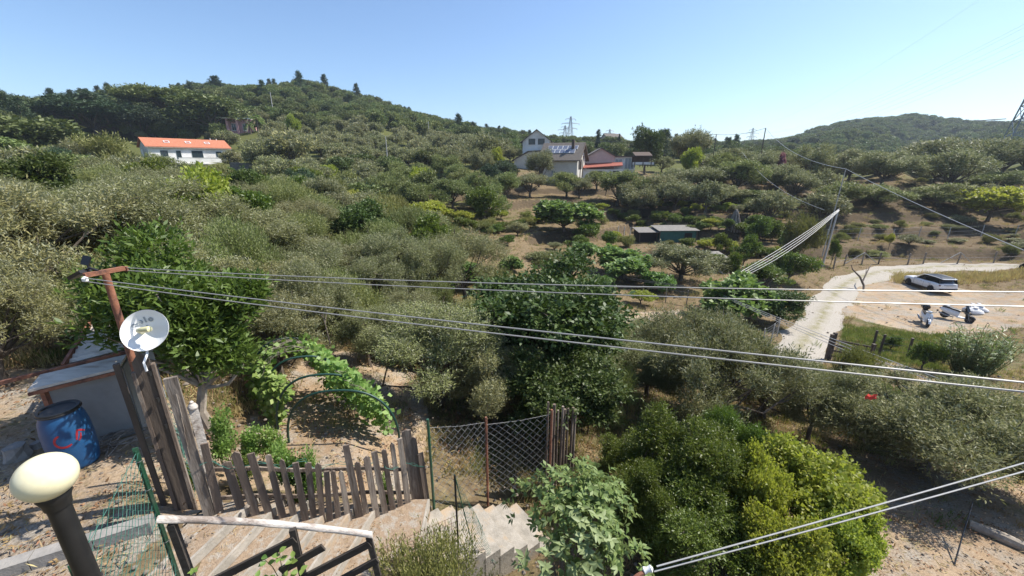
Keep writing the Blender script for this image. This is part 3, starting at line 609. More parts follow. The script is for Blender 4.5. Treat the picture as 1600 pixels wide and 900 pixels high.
# ---------------------------------------------------------------- far woods that read as one mass
FK = [whole(PR[k], 'wood_kind') for k in ('broad_far0', 'broad_far1', 'broad_far2', 'pine0', 'pine1', 'olive_far0')]
def wood(name, n, x0, x1, y0, y1, test, probs, s0, s1, label):
    x = x0+(x1-x0)*rng.random(n); y = y0+(y1-y0)*rng.random(n); k = test(x, y); x = x[k]; y = y[k]; z = hgt(x, y)
    scatter(name, np.stack([x, y, z-.2], 1), rng.random(len(x))*6.28, s0+(s1-s0)*rng.random(len(x)), rng.choice(len(FK), len(x), p=probs), FK, label, 'forest')
def t1(x, y):
    r = np.hypot(x, y); px = 800+F*x/np.maximum(y*cP, 1)
    return (r > np.where(px < 350, 112, 152)) & (y > 60) & (px < 850) & (r < 520) & np.array([okh(a, b) for a, b in zip(x, y)]) & ~((y < 122) & (px < 380) & (px > 100))
t1_ = lambda x, y: (lambda k: k & np.array([seen(a, b, 6) if q else False for a, b, q in zip(x, y, k & (np.hypot(x, y) < 160))], bool) | (k & (np.hypot(x, y) >= 160)))(t1(x, y))
wood('hill_forest', 17000, -520, 30, 60, 500, t1_, [.35, .29, .24, .012, .008, .10], .6, 1.2, 'mixed green forest covering the hill on the left')
wood('right_hill_forest', 5200, 190, 720, 230, 480, lambda x, y: (np.hypot(x, y) > 300), [.4, .3, .27, .0, .0, .03], 1.0, 1.7, 'bluish green forest covering the distant hill on the right')
wood('background_wood', 2600, 0, 330, 118, 420, lambda x, y: (x < y*1.0) & (np.hypot(x, y) < 420), [.27, .22, .22, .01, .01, .27], .7, 1.1, 'low belt of trees behind the houses along the skyline')
# ---------------------------------------------------------------- grass and undergrowth
def tuft(seed, lm, n, h, sp, w):
    rg = np.random.default_rng(seed); P = np.zeros((n, 3)); P[:, :2] = rg.normal(size=(n, 2))*sp; A_ = rg.normal(size=(n, 3))*.35; A_[:, 2] = 1
    V, Q_ = leaves(P-np.array([0, 0, .03]), A_, rnd_dir(rg, n), h*(.5+.7*rg.random(n)), w, .05); return quad_mesh('tuft', V, Q_, lm, v=rg.random(n))
GK = [tuft(1, 'dry_grass', 34, .32, .16, .018), tuft(2, 'dry_grass', 30, .5, .12, .016), tuft(3, 'green_grass', 34, .24, .18, .02), tuft(4, 'green_grass', 26, .4, .14, .022), tuft(5, 'brown_leaf', 30, .22, .2, .03)]
def meadow(name, n, y0, y1, px0, px1, probs, s, label, test=None):
    y = y0*(y1/y0)**rng.random(n); px = px0+(px1-px0)*rng.random(n); x = (px-800)/F*(y*cP+6.5*sP); k = np.ones(n, bool)
    for P in (LOT, YARD, PLOT, [tuple(p) for p in cl+sdv*1.35]+[tuple(p) for p in (cl-sdv*1.35)[::-1]]): k &= ~inpoly(x, y, P) | (rng.random(n) < .03)
    k &= ~(inpoly(x, y, GARDEN) | inpoly(x, y, DIRT_R)) | (rng.random(n) < .12)
    if test is not None: k &= test(x, y)
    x = x[k]; y = y[k]
    scatter(name, np.stack([x, y, hgt(x, y)], 1), rng.random(len(x))*6.28, (s[0]+(s[1]-s[0])*rng.random(len(x)))*(1+y/60), rng.choice(len(GK), len(x), p=probs), GK, label, 'grass')
meadow('dry_grass', 15000, 6.2, 75, -60, 1680, [.34, .10, .26, .08, .22], (.28, .75), 'dry grass and weeds covering the valley slopes', lambda x, y: ~((x < 2) & (y < 6.5)))
yy = 28+18*rng.random(5200); xx = yy*.8+rng.random(5200)*30
sp_ = [(a, b) for a, b in zip(xx, yy) if 1396 < px_of(a, b, -2.3)[0] < 1640 and 426 < px_of(a, b, -2.3)[1] < 438]
scatter('tall_dry_grass', [(a, b, H(a, b)) for a, b in sp_], rng.random(len(sp_))*6.28, 1.0+.8*rng.random(len(sp_)), rng.choice(2, len(sp_)), [GK[1], GK[0]], 'strip of tall dry brown grass behind the parked car', 'grass')
pp = [(x, y) for x, y in zip(30*rng.random(12000)+6, 14+18*rng.random(12000)) if inpoly(np.array([x]), np.array([y]), LAWN)[0]]
scatter('lawn_grass', [(a, b, H(a, b)) for a, b in pp], rng.random(len(pp))*6.28, .5+.4*rng.random(len(pp)), rng.choice(2, len(pp)), [GK[2], GK[3]], 'green grass in front of the parked scooters', 'grass')

def flat_patch(seed, lm, n, sp, L_, W_):
    rg = np.random.default_rng(seed); P = np.zeros((n, 3)); P[:, :2] = rg.normal(size=(n, 2))*sp; P[:, 2] = .012+.02*rg.random(n); A_ = rg.normal(size=(n, 3)); A_[:, 2] *= .2
    nn_ = rg.normal(size=(n, 3))*.35; nn_[:, 2] += 1; V, Q_ = leaves(P, A_, nn_, L_*(.6+.8*rg.random(n)), W_, .25); return quad_mesh('patch', V, Q_, lm, v=rg.random(n))
def pebbles(seed, n, sp, s0):
    rg = random.Random(seed); mb = MB()
    for _ in range(n):
        c_ = Vector((rg.gauss(0, sp), rg.gauss(0, sp), 0)); s_ = s0*(.4+rg.random()**2*1.4); mb.loft([[c_+Vector((s_*r*math.cos(a)*(.8+.4*rg.random()), s_*r*math.sin(a)*(.8+.4*rg.random()), s_*z)) for a in (0, 1.05, 2.1, 3.14, 4.2, 5.2)] for r, z in ((.8, -.2), (1, .2), (.55, .6))])
    return mb.mesh('pebbles', 'pebble')
mat('pebble', (.22, .18, .14), (.13, .11, .09), .9, scale=9, coord='Object')
n = 2600; a_ = np.radians(-68+136*rng.random(n)); r2_ = 2.6*(16/2.6)**rng.random(n); x = r2_*np.sin(a_); y = r2_*np.cos(a_); k = ~((x > -4.2) & (x < -1) & (y < 5.0)) & ~((x > -1.8) & (x < .9) & (y > 3.6) & (y < 6.6)); x = x[k]; y = y[k]
scatter('leaf_litter', np.stack([x, y, hgt(x, y)], 1), rng.random(len(x))*6.28, .7+.6*rng.random(len(x)), rng.choice(3, len(x)), [flat_patch(1, 'brown_leaf', 26, .22, .07, .03), flat_patch(2, 'dry_grass', 30, .25, .11, .012), flat_patch(3, 'brown_leaf', 14, .3, .05, .025)], 'dry fallen leaves and straw on the ground of the foreground', 'leaf litter')
n = 2200; a_ = np.radians(-66+132*rng.random(n)); r2_ = 3*(45/3)**rng.random(n); x = r2_*np.sin(a_); y = r2_*np.cos(a_); k = ~((x > -4.2) & (x < -1) & (y < 5.0)) & ~((x > -1.8) & (x < .9) & (y > 3.6) & (y < 6.6)); x = x[k]; y = y[k]
scatter('pebbles', np.stack([x, y, hgt(x, y)], 1), rng.random(len(x))*6.28, (.6+.6*rng.random(len(x)))*(1+np.hypot(x, y)/40), rng.choice(2, len(x)), [pebbles(1, 7, .25, .018), pebbles(2, 4, .35, .03)], 'small stones strewn over the bare earth', 'stones')
near = [(x, y) for x, y in zip(-4+9*rng.random(900), 2.2+5*rng.random(900)) if not (x < .5 and y < 6.4) and not inpoly(np.array([x]), np.array([y]), GARDEN)[0]]
scatter('foreground_weeds', [(a, b, H(a, b)) for a, b in near], rng.random(len(near))*6.28, .35+.4*rng.random(len(near)), rng.choice(4, len(near), p=[.3, .2, .3, .2]), [GK[0], GK[4], GK[2], GK[3]], 'dry weeds on the bank beside the stairs', 'weeds')
g_k = 'shrubs on the banks above the track'
def tB(x, y): px, py = px_of(x, y, H(x, y)); return 1250 < px < 1660 and 275 < py < 404
for x, y in spots(rng, 900, 26, 95, 43, 84, 2.3, tB, TREES):
    s_ = rng.random(); k = ('scrub_mid%d' % int(rng.integers(3))) if s_ < .6 else 'olive_far%d' % int(rng.integers(3)); put_tree(k, (x, y, H(x, y)-.1), 1.4+2.0*rng.random()**2, .5+.9*rng.random()**2, 'bank_shrub', 'low dry shrub on the terraced bank above the gravel track', g_k, cat='shrub')
# ---------------------------------------------------------------- building materials
mat('white_wall', (.74, .73, .70), (.66, .65, .61), .85, scale=1.2, bump=.1, c3=(.58, .56, .52))
mat('cream_wall', (.60, .58, .52), (.52, .50, .44), .85, scale=1.2)
mat('grey_wall', (.30, .28, .25), (.20, .19, .17), .9, scale=2.5, bump=.3)
mat('pink_wall', (.62, .36, .36), (.55, .30, .31), .85, scale=1.5)
mat('rose_wall', (.56, .43, .38), (.50, .38, .34), .85, scale=1.5)
def tile_mat(name, c1, c2, sc):
    m, nt, b, L = new_mat(name); tc = nt.nodes.new('ShaderNodeTexCoord'); w = nt.nodes.new('ShaderNodeTexWave'); w.inputs['Scale'].default_value = sc; w.inputs['Distortion'].default_value = .4
    L.new(tc.outputs['Object'], w.inputs[0]); n = noise(nt, 2.2, 6, .7); c = mix_rgb(nt, ramp(nt, n, [(.35, 0.), (.65, 1.)]), c1, c2)
    c = mix_rgb(nt, math_n(nt, 'MULTIPLY', ramp(nt, w.outputs[1], [(.0, .5), (.4, 0.)]), 1), c, tuple(x*.45 for x in c2))
    L.new(c, b.inputs['Base Color']); b.inputs['Roughness'].default_value = .85
    bp = nt.nodes.new('ShaderNodeBump'); bp.inputs['Strength'].default_value = .6; bp.inputs['Distance'].default_value = .05; L.new(w.outputs[0], bp.inputs['Height']); L.new(bp.outputs[0], b.inputs['Normal'])
tile_mat('orange_tiles', (.50, .185, .10), (.42, .145, .075), 1.5)
tile_mat('red_tiles', (.36, .10, .065), (.29, .08, .05), 1.5)
tile_mat('grey_tiles', (.17, .145, .12), (.12, .10, .085), 1.6)
flat_mat('dark_green_paint', (.018, .05, .045)); flat_mat('window_glass', (.03, .045, .055), .08); flat_mat('pale_glass', (.28, .33, .36), .1)
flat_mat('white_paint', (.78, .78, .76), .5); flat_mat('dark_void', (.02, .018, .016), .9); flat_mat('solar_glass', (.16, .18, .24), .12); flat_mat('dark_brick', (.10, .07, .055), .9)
mat('stone_wall', (.24, .215, .18), (.12, .105, .09), .95, scale=3, bump=1, bscale=4)
mat('steel_grey', (.34, .35, .36), (.24, .25, .26), .45, .6, scale=6); mat('concrete_pole', (.46, .45, .43), (.36, .35, .33), .85, scale=5)
flat_mat('black_plastic', (.012, .012, .013), .4)
def win(par, x0, x1, z0, z1, y, fm='white_paint', gm='window_glass', shut=None, bars=1):
    "a window on a wall that faces local -y"
    o = MB(); t = .09
    for c, s in ((((x0+x1)/2, y-.03, z0+t/2), (x1-x0, .1, t)), (((x0+x1)/2, y-.03, z1-t/2), (x1-x0, .1, t)), ((x0+t/2, y-.03, (z0+z1)/2), (t, .1, z1-z0-2*t)), ((x1-t/2, y-.03, (z0+z1)/2), (t, .1, z1-z0-2*t))): o.box(c, s)
    for k in range(1, bars+1): o.box((x0+(x1-x0)*k/(bars+1), y-.028, (z0+z1)/2), (.06, .09, z1-z0-2*t))
    w_ = o.build('window', fm, par)
    MB().box(((x0+x1)/2, y-.012, (z0+z1)/2), (x1-x0-2*t, .03, z1-z0-2*t)).build('pane', gm, w_)
    MB().box(((x0+x1)/2, y-.08, z0-.04), (x1-x0+.2, .2, .07)).build('sill', 'white_paint', w_)
    if shut:
        for xa, xb in ((x0-.02-(x1-x0)*.48, x0-.02), (x1+.02, x1+.02+(x1-x0)*.48)): MB().box(((xa+xb)/2, y-.035, (z0+z1)/2), (xb-xa, .05, z1-z0)).build('shutter', shut, w_)
    return w_
def gable_shell(par, L_, Wd, h, rise, wm, rm, over=.5, axis='x', th=.16, z0=-3):
    "walls with two gables and two roof slopes; the front faces local -y, the ridge runs along local x (or y)"
    w = MB(); hx, hy = L_/2, Wd/2
    if axis == 'x':
        sec = lambda x: [(x, -hy, z0), (x, hy, z0), (x, hy, h), (x, 0, h+rise), (x, -hy, h)]
        w.loft([sec(-hx), sec(hx)]); w.build('wall', wm, par)
        sl = rise/hy
        for s in (-1, 1): 
            r = MB(); a = [(-hx-over, s*(hy+over), h-over*sl+.05), (hx+over, s*(hy+over), h-over*sl+.05), (hx+over, s*.002, h+rise+.05), (-hx-over, s*.002, h+rise+.05)]
            r.prism(a if s < 0 else a[::-1], (0, 0, th)); r.build('roof', rm, par)
    else:
        sec = lambda y: [(-hx, y, z0), (hx, y, z0), (hx, y, h), (0, y, h+rise), (-hx, y, h)]
        w.loft([sec(hy), sec(-hy)]); w.build('wall', wm, par); sl = rise/hx
        for s in (-1, 1):
            r = MB(); a = [(s*(hx+over), -hy-over, h-over*sl+.05), (s*.002, -hy-over, h+rise+.05), (s*.002, hy+over, h+rise+.05), (s*(hx+over), hy+over, h-over*sl+.05)]
            r.prism(a if s > 0 else a[::-1], (0, 0, th)); r.build('roof', rm, par)
# ---------------------------------------------------------------- long white house with the orange roof
p0 = at(238, 262, 82); p1x = Vector((math.cos(math.radians(52)), math.sin(math.radians(52)), 0)); nrm = Vector((p1x.y, -p1x.x, 0))
LW = 14.5; cen = Vector((p0.x, p0.y, 0))+p1x*LW/2-nrm*3.2; zf = topz(cen.y-2, 257)+.6
hw = thing('white_house', 'long white house with orange tiled roof on the left hillside', 'house', (cen.x, cen.y, zf), math.radians(52))
gable_shell(hw, LW, 6.4, 3.0, 1.6, 'white_wall', 'orange_tiles', .4, z0=-.3)
ro = [c for c in hw.children if c.name.startswith('roof')][0]
for x in (-3.6, .1, 3.6):
    s_ = MB(); sl = math.atan2(1.6, 3.2); R = Matrix.Rotation(sl, 3, 'X'); c = Vector((x, -1.75, 3.0+1.6*(1-1.75/3.2)+.28))
    for d, sz in (((0, .38, 0), (.95, .12, .1)), ((0, -.38, 0), (.95, .12, .1)), ((.42, 0, 0), (.12, .64, .1)), ((-.42, 0, 0), (.12, .64, .1))): s_.box(c+R @ Vector(d), sz, R)
    k = s_.build('skylight', 'white_paint', ro); MB().box(c-R @ Vector((0, 0, .01)), (.72, .64, .04), R).build('pane', 'red_tiles', k)
for x in (4.9, 6.1): MB().tube([(x, .1, 4.3), (x, .1, 5.1)], .09, 8).build('vent_pipe', 'white_paint', ro)
MB().box((0, -3.63, 2.78), (LW+.8, .1, .12)).build('gutter', 'grey_wall', hw)
for x0, x1 in ((-5.3, -4.1), (4.5, 5.5)): win(hw, x0, x1, .95, 2.2, -3.2, 'dark_green_paint')
win(hw, -2.7, -1.9, .5, 2.2, -3.2, 'dark_green_paint', bars=0); win(hw, .0, 2.0, .15, 2.25, -3.2, 'dark_green_paint')
MB().box((2.4, -4.0, -.42), (10.6, 1.9, .25)).build('balcony_slab', 'white_wall', hw)
rl = MB().box((2.4, -4.88, .3), (10.6, .09, .9)); rl.build('parapet', 'white_wall', hw); MB().box((2.4, -4.9, .8), (10.7, .14, .07)).build('balcony_rail', 'concrete_pole', hw)
MB().box((0, .2, -2.3), (LW+1.2, 7.6, 3.9)).build('basement', 'grey_wall', hw)
MB().tube([(-7.9, -1.6, -1), (-7.9, -1.6, 2.4)], .12, 8).build('drain_pipe', 'white_paint', hw)
sw0, sw1 = base_at(362, 82), base_at(462, 84); q = thing('stone_wall', 'grey stone retaining wall right of the orange-roofed house', 'wall', sw0)
for i in range(14):
    a = (sw1-sw0)*(i/14); c = (sw1-sw0)*((i+1)/14); MB().beam(a+Vector((0, 0, .6)), c+Vector((0, 0, .6)), .6, 2.2+.12*math.sin(i*2.1)).build('wall_section', 'stone_wall', q)
# ---------------------------------------------------------------- pink house on the hill
b_ = gnd(378, 208); ph = thing('pink_house', 'pink house with white flat roof high on the left hill', 'house', b_, math.radians(20))
MB().box((0, 3, 1.2), (7.5, 6, 5.4)).build('wall', 'pink_wall', ph); MB().box((-1.5, 2.6, 4.05), (9, 7.4, .35)).build('roof', 'white_wall', ph)
for x in (-3.2, -.6, 2.2): MB().box((x, -.9, 1.1), (.6, .5, 5.4)).build('column', 'pink_wall', ph)
win(ph, -2.4, -1.2, .6, 2.6, 0, 'white_paint'); win(ph, .5, 1.6, .6, 2.6, 0, 'white_paint')
# ---------------------------------------------------------------- houses in the middle
yaw = math.radians(-22)
b_ = at(874, 285, 82); sh = thing('solar_house', 'cream house with solar panels on its brown roof, nearest of the middle houses', 'house', b_+Vector((1.2, 3.6, 0)), yaw)
gable_shell(sh, 7.6, 7.4, 4.7, 3.0, 'cream_wall', 'grey_tiles', .7, z0=-2)
rf = [c for c in sh.children if c.name.startswith('roof')][0]; sl = math.atan2(3.0, 3.7); R = Matrix.Rotation(sl, 3, 'X')
for i in range(6):
    for j in range(2):
        c = Vector((-2.9+i*1.06+.35*j, -2.35+j*1.2*math.cos(sl), 4.7+3.0*(1-(2.35-j*1.2*math.cos(sl))/3.7)+.34))
        pn = MB().box(c, (1.0, 1.14, .05), R).build('solar_panel', 'white_paint', rf); MB().box(c+R @ Vector((0, 0, .028)), (.9, 1.04, .02), R).build('panel_glass', 'solar_glass', pn)
MB().box((2.3, -1.6, 7.2), (.55, .55, 2.4)).build('chimney', 'dark_brick', sh)
MB().box((3.86, -1.2, 3.6), (.06, 2.6, 1.9)).build('porch_opening', 'dark_void', sh)
win(sh, -1.6, -.7, 1.3, 2.4, -3.7, 'cream_wall', 'pale_glass')
MB().beam((4.5, -4.4, 4.1), (4.5, 0, 7.75), .14, .3).build('barge_board', 'dark_brick', sh)
for y in (-2.6, -.4): MB().tube([(4.2, y, -1), (4.2, y, 5.2)], .1, 6).build('porch_post', 'dark_brick', sh)
b_ = at(842, 232, 100); gh = thing('gabled_house', 'white gabled house with two dark attic windows behind the solar roof', 'house', b_+Vector((0, 4, -1.3)), math.radians(-8))
gable_shell(gh, 7.0, 9, 3.0, 2.6, 'white_wall', 'grey_tiles', .55, axis='y', z0=-5)
win(gh, -2.0, -.35, 2.2, 3.6, -4.5, 'dark_brick', bars=0); win(gh, .35, 2.0, 2.2, 3.6, -4.5, 'dark_brick', bars=0)
w_ = MB().prism([(-5.4, -6.2, -5), (3.4, -6.2, -5), (3.4, -6.2, .6), (-2, -6.2, .3), (-5.4, -6.2, -1.5)], (0, 1.6, 0)).build('wing', 'cream_wall', gh)
MB().prism([(-6, -6.6, -1.75), (-2, -6.6, .42), (3.6, -6.6, .75), (3.6, -6.6, .95), (-2, -6.6, .64), (-6, -6.6, -1.5)], (0, 2.2, 0)).build('wing_roof', 'grey_tiles', w_)
MB().box((1.1, -6.23, -1.6), (1.0, .08, 2.9)).build('door', 'dark_void', gh)
b_ = at(938, 272, 88); rh = thing('rose_house', 'rose gabled house with red lean-to roof and glazed annex', 'house', b_+Vector((0, 2.6, -.6)), math.radians(-4))
gable_shell(rh, 5.8, 7, 4.3, 1.6, 'rose_wall', 'grey_tiles', .35, axis='y', z0=-2)
an = MB().box((5.2, 0, 1.6), (4.6, 6, 5.2)).build('annex', 'white_wall', rh); MB().box((5.2, -.1, 4.3), (5.0, 6.6, .2)).build('annex_roof', 'grey_tiles', an)
win(rh, 3.1, 4.7, 2.3, 3.8, -3.0, 'white_paint', 'pale_glass', bars=1); win(rh, 5.2, 7.3, 1.6, 4.0, -3.0, 'white_paint', 'pale_glass', bars=2)
MB().prism([(-5.6, -6.4, 1.7), (4.2, -6.4, 2.3), (4.6, -3.52, 3.0), (-4.8, -3.52, 2.6)], (0, 0, .18)).build('lean_to_roof', 'red_tiles', rh)
MB().box((.3, -4.9, -.3), (8.6, 1.6, 3.9)).build('lean_to_wall', 'white_wall', rh)
for x in (-.6, 3.0): MB().box((x, -5.72, .3), (1.3, .08, 2.0)).build('door', 'dark_void', rh)
b_ = at(1005, 256, 84); pg = thing('pergola', 'dark roofed pergola on a white wall right of the houses', 'pergola', b_, math.radians(-4))
MB().box((0, 0, .1), (4.4, .25, .5)).build('low_wall', 'white_wall', pg); MB().prism([(-1.9, -.4, 1.5), (1.7, -.4, 1.5), (1.7, 2.6, 2.3), (-1.9, 2.6, 2.3)], (0, 0, .16)).build('roof', 'dark_brick', pg)
for x in (-1.8, -.1, 1.6):
    for y in (-.2, 2.4): MB().box((x, y, .5), (.14, .14, 2.4)).build('post', 'dark_brick', pg)
MB().box((-.1, 2.5, .9), (3.6, .1, 1.6)).build('back_wall', 'dark_brick', pg)
b_ = at(955, 226, 190); dh = thing('distant_house', 'tiny distant house between the two cypresses', 'house', b_, .3); gable_shell(dh, 8, 7, 2.5, 2.2, 'rose_wall', 'grey_tiles', .4, z0=-4)
b_ = at(1547, 203, 395); rh2 = thing('hilltop_house', 'small white house on the top of the distant right hill', 'house', b_, .2)
MB().box((0, 0, 2.5), (14, 9, 11)).build('wall', 'white_wall', rh2); MB().prism([(-16, -5, 8), (7.6, -5, 9.5), (7.6, -5, 10.2), (-16, -5, 8.7)], (0, 10, 0)).build('roof', 'grey_tiles', rh2); MB().box((-11, 0, 1), (7, 8, 7)).build('wing', 'white_wall', rh2)
# ---------------------------------------------------------------- vegetable garden
mat('old_wood', (.20, .165, .135), (.32, .275, .23), .9, scale=7, sc3=(1.6, 1.6, .22), bump=.9, bscale=14, c3=(.12, .095, .075))
mat('dark_wood', (.06, .045, .034), (.10, .076, .058), .8, scale=8, sc3=(1.6, 1.6, .25), bump=.6, c3=(.13, .10, .078))
mat('green_sheet', (.03, .13, .11), (.02, .09, .075), .6, scale=3); mat('rust', (.20, .075, .04), (.30, .13, .075), .85, scale=12, bump=.4, c3=(.11, .05, .035)); mat('tin', (.16, .145, .125), (.25, .23, .2), .6, .2, scale=4)
def box_shed(px, Y, w, d, h, wm, name, label, rot=0, roof='tin', door=True):
    o = thing(name, label, 'shed', base_at(px, Y), rot); w *= valley(px, Y); d *= valley(px, Y); h *= valley(px, Y); MB().box((0, d/2, h/2-.3), (w, d, h+.6)).build('wall', wm, o)
    MB().prism([(-w/2-.25, -.35, h+.02), (w/2+.25, -.35, h+.06), (w/2+.25, d+.2, h+.28), (-w/2-.25, d+.2, h+.24)], (0, 0, .06)).build('roof', roof, o)
    if door: MB().box((w*.28, -.03, h*.42), (w*.2, .06, h*.8)).build('door', 'dark_void', o)
    for x in (-w/2, w/2): MB().box((x, -.06, h/2), (.1, .1, h)).build('post', 'dark_wood', o)
    return o
box_shed(1058, 38.5, 3.6, 2.2, 1.1, 'green_sheet', 'green_shed', 'low green shed with tin roof among the terraces')
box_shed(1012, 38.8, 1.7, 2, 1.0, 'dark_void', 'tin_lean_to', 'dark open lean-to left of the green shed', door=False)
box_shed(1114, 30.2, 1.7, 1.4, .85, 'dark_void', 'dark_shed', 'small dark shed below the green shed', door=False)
o = thing('cream_box', 'cream box beside the small dark shed', 'box', base_at(1130, 29.6)); MB().box((0, 0, .42), (.75, .6, .85)).build('body', 'cream_wall', o); MB().box((0, 0, .87), (.82, .68, .06)).build('lid', 'white_paint', o)
o = box_shed(546, 19.2, 1.6, 1.4, 1.5, 'old_wood', 'garden_hut', 'small plank hut half hidden among the olives'); 
b_ = base_at(1146, 40); o = thing('cane_stack', 'grey cone of stacked garden canes on the terrace', 'cane stack', b_)
for k in range(16):
    a = k*.393; MB().tube([(math.cos(a)*.95, math.sin(a)*.95, -.15), (math.cos(a)*.15, math.sin(a)*.15, 2.2+.3*math.sin(k*3)), (-math.cos(a)*.12, -math.sin(a)*.12, 2.7)], [.13, .10, .04], 5).build('cane', 'old_wood', o)
g_s = 'stakes of the vegetable beds'
for k in range(7): b_ = base_at(965+k*9.5, 42.5); o = tag(MB().tube([(0, 0, -.2), (.03, 0, 1.35)], [.09, .05], 5).build('bean_stake', 'concrete_pole', None, loc=b_), 'pale stake in the short row beside the pale fig tree', 'stake', g_s)
for j in range(3):
    for k in range(7):
        b_ = gnd(968+k*13+j*4, 500+j*10); o = thing('tomato_plant', 'staked tomato plant on the tilled plot', 'plant', (b_.x, b_.y, H(b_.x, b_.y)), random.random()*6, 'tomato plants on the tilled plot')
        MB().tube([(0, 0, -.1), (0, 0, .95)], .014, 5).build('stake', 'old_wood', o); n = 26; T_ = np.stack([rng.normal(size=n)*.09, rng.normal(size=n)*.09, .1+.75*rng.random(n)], 1)
        V, Q_ = leaves(T_, rnd_dir(rng, n), np.tile([0, 0, 1.], (n, 1))+rng.normal(size=(n, 3))*.3, .14, .07); link('foliage', quad_mesh('foliage', V, Q_, 'scrub_leaf', v=rng.random(n)), o)
g_v = 'vine bushes along the terrace edges'
for row, (pa, ya, pb, yb, n) in enumerate(((985, 47, 1235, 47, 15), (1010, 43.5, 1130, 43, 6), (940, 50, 1000, 50, 4), (1075, 35, 1240, 34, 8), (760, 45, 830, 44, 4), (1010, 55, 1235, 54, 14), (820, 50, 935, 50, 8), (1090, 40, 1235, 39, 9), (620, 49, 800, 49, 10), (640, 43, 790, 42, 8))):
    for k in range(n):
        t = (k+.3*random.random())/n; b_ = base_at(pa+(pb-pa)*t, ya+(yb-ya)*t)
        put_tree(('gold0', 'leafy0', 'scrub_mid0', 'leafy1')[int(rng.integers(4))], b_, 1.7+rng.random()*.8, 1.1+rng.random()*.5, 'vine_bush', ('low vine bush in the long row on the terrace edge', 'low bush in the short row above the green shed', 'low bush above the pale fig tree', 'low bush in the beds between green shed and track', 'low bush on the middle slope terrace', 'low vine bush on the upper terrace edge', 'low bush left of the pale fig tree', 'low vine bush on the lowest terrace edge', 'low bush along the left end of the terraces', 'low bush in the second row at the left end of the terraces')[row], g_v, cat='shrub')
# ---------------------------------------------------------------- poles of the valley
def pole(px, Y, top, r, mt, name, label, lean=0, cat='pole'):
    b_ = base_at(px, Y); h = topz(b_.y, top)-b_.z; o = thing(name, label, cat, b_); MB().tube([(0, 0, -.4), (lean*.5, 0, h*.5), (lean, 0, h)], [r, r*.9, r*.7], 8).build('shaft', mt, o, True)
    MB().tube([(lean, 0, h-.02), (lean, 0, h+.05)], [r*.9, r*.5], 8).build('cap', mt, o); return Vector((b_.x+lean, b_.y, b_.z+h))
P_short = pole(1284, 31, 327, .10, 'concrete_pole', 'metal_pole', 'grey metal pole carrying the bundle of wires beside the track', .3)
P_tall = pole(1284, 34.5, 264, .055, 'concrete_pole', 'thin_pole', 'tall thin pole behind the metal pole', .35)
P_post = pole(1103, 21.6, 452, .055, 'old_wood', 'wire_post', 'short wooden post where the wire bundle meets the hedge', .05)
P_far = pole(1184, 82, 200, .12, 'dark_wood', 'utility_pole', 'dark utility pole on the skyline right of centre', 0)
P_far2 = pole(1110, 84, 210, .11, 'dark_wood', 'utility_pole', 'dark utility pole on the skyline left of the taller one', 0)
pole(712, 30, 358, .06, 'dark_wood', 'thin_post', 'thin dark post on the middle slope'); pole(586, 34, 332, .06, 'dark_wood', 'thin_post', 'thin dark post rising from the left thicket')
pole(608, 84, 214, .1, 'concrete_pole', 'grey_pole', 'pale pole in the middle of the olive grove'); pole(437, 84, 226, .1, 'concrete_pole', 'grey_pole', 'pale pole above the stone wall'); pole(430, 150, 144, .14, 'concrete_pole', 'grey_pole', 'pale pole on the forested hill')
pole(561, 150, 180, .13, 'concrete_pole', 'grey_pole', 'pale pole at the foot of the forested hill'); pole(671, 150, 190, .12, 'concrete_pole', 'grey_pole', 'pale pole below the ridge pines'); P_h = pole(467, 62, 250, .09, 'concrete_pole', 'grey_pole', 'pale pole at the start of the drooping cable on the left slope')
# ---------------------------------------------------------------- pylons
def pylon(name, label, loc, h, bw, arms, r, rot=0):
    o = thing(name, label, 'pylon', loc, rot); tw = bw*.13; lv = [0, .2, .37, .52, .65, .76, .86, .94, 1.0]; f = lambda t: (bw/2*(1-t)**1.15+tw/2*(1-(1-t)**1.15))
    for sx, sy in ((-1, -1), (1, -1), (1, 1), (-1, 1)):
        MB().tube([(sx*f(t), sy*f(t), t*h-(1.5 if t == 0 else 0)) for t in lv], r, 4).build('leg', 'pylon_steel', o)
    br = MB()
    for i in range(len(lv)-1):
        a, c = lv[i], lv[i+1]
        for k in range(4):
            d = [(-1, -1), (1, -1), (1, 1), (-1, 1)]; p, q = d[k], d[(k+1) % 4]
            n = 2 if h > 30 else 1
            for j in range(n):
                a1, c1 = a+(c-a)*j/n, a+(c-a)*(j+1)/n
                P = lambda s, t: (s[0]*f(t), s[1]*f(t), t*h)
                br.tube([P(p, a1), P(q, c1)], r*.6, 3, False).tube([P(q, a1), P(p, c1)], r*.6, 3, False).tube([P(p, c1), P(q, c1)], r*.6, 3, False)
    br.build('lattice', 'pylon_steel', o); tips = []
    for t, w in arms:
        A_ = MB()
        for s in (-1, 1):
            tip = (s*w, 0, t*h); tips.append(Vector(tip))
            for sy in (-1, 1): A_.tube([(s*f(t), sy*f(t), t*h), tip], r*.8, 4)
            A_.tube([(s*f(t), 0, t*h+h*.035), tip], r*.7, 4)
        a_ = A_.build('cross_arm', 'pylon_steel', o)
        for s in (-1, 1): MB().tube([(s*w, 0, t*h), (s*w, 0, t*h-h*.045)], r*1.3, 5).build('insulator', 'pylon_steel', a_)
    M_ = Matrix.Translation(Vector(loc)) @ Matrix.Rotation(rot, 4, 'Z'); return [M_ @ (t-Vector((0, 0, h*.045))) for t in tips]
mat('pylon_steel', (.2, .21, .22), (.28, .29, .30), .6, .3, scale=2)
b_ = base_at(1597, 92); zt = topz(92, -35)
TIPS = pylon('pylon', 'large steel lattice pylon at the right edge', b_, zt-b_.z, 9.0, [(.80, 5.2), (.89, 4.2), (.97, 3.4)], .14, math.radians(50))
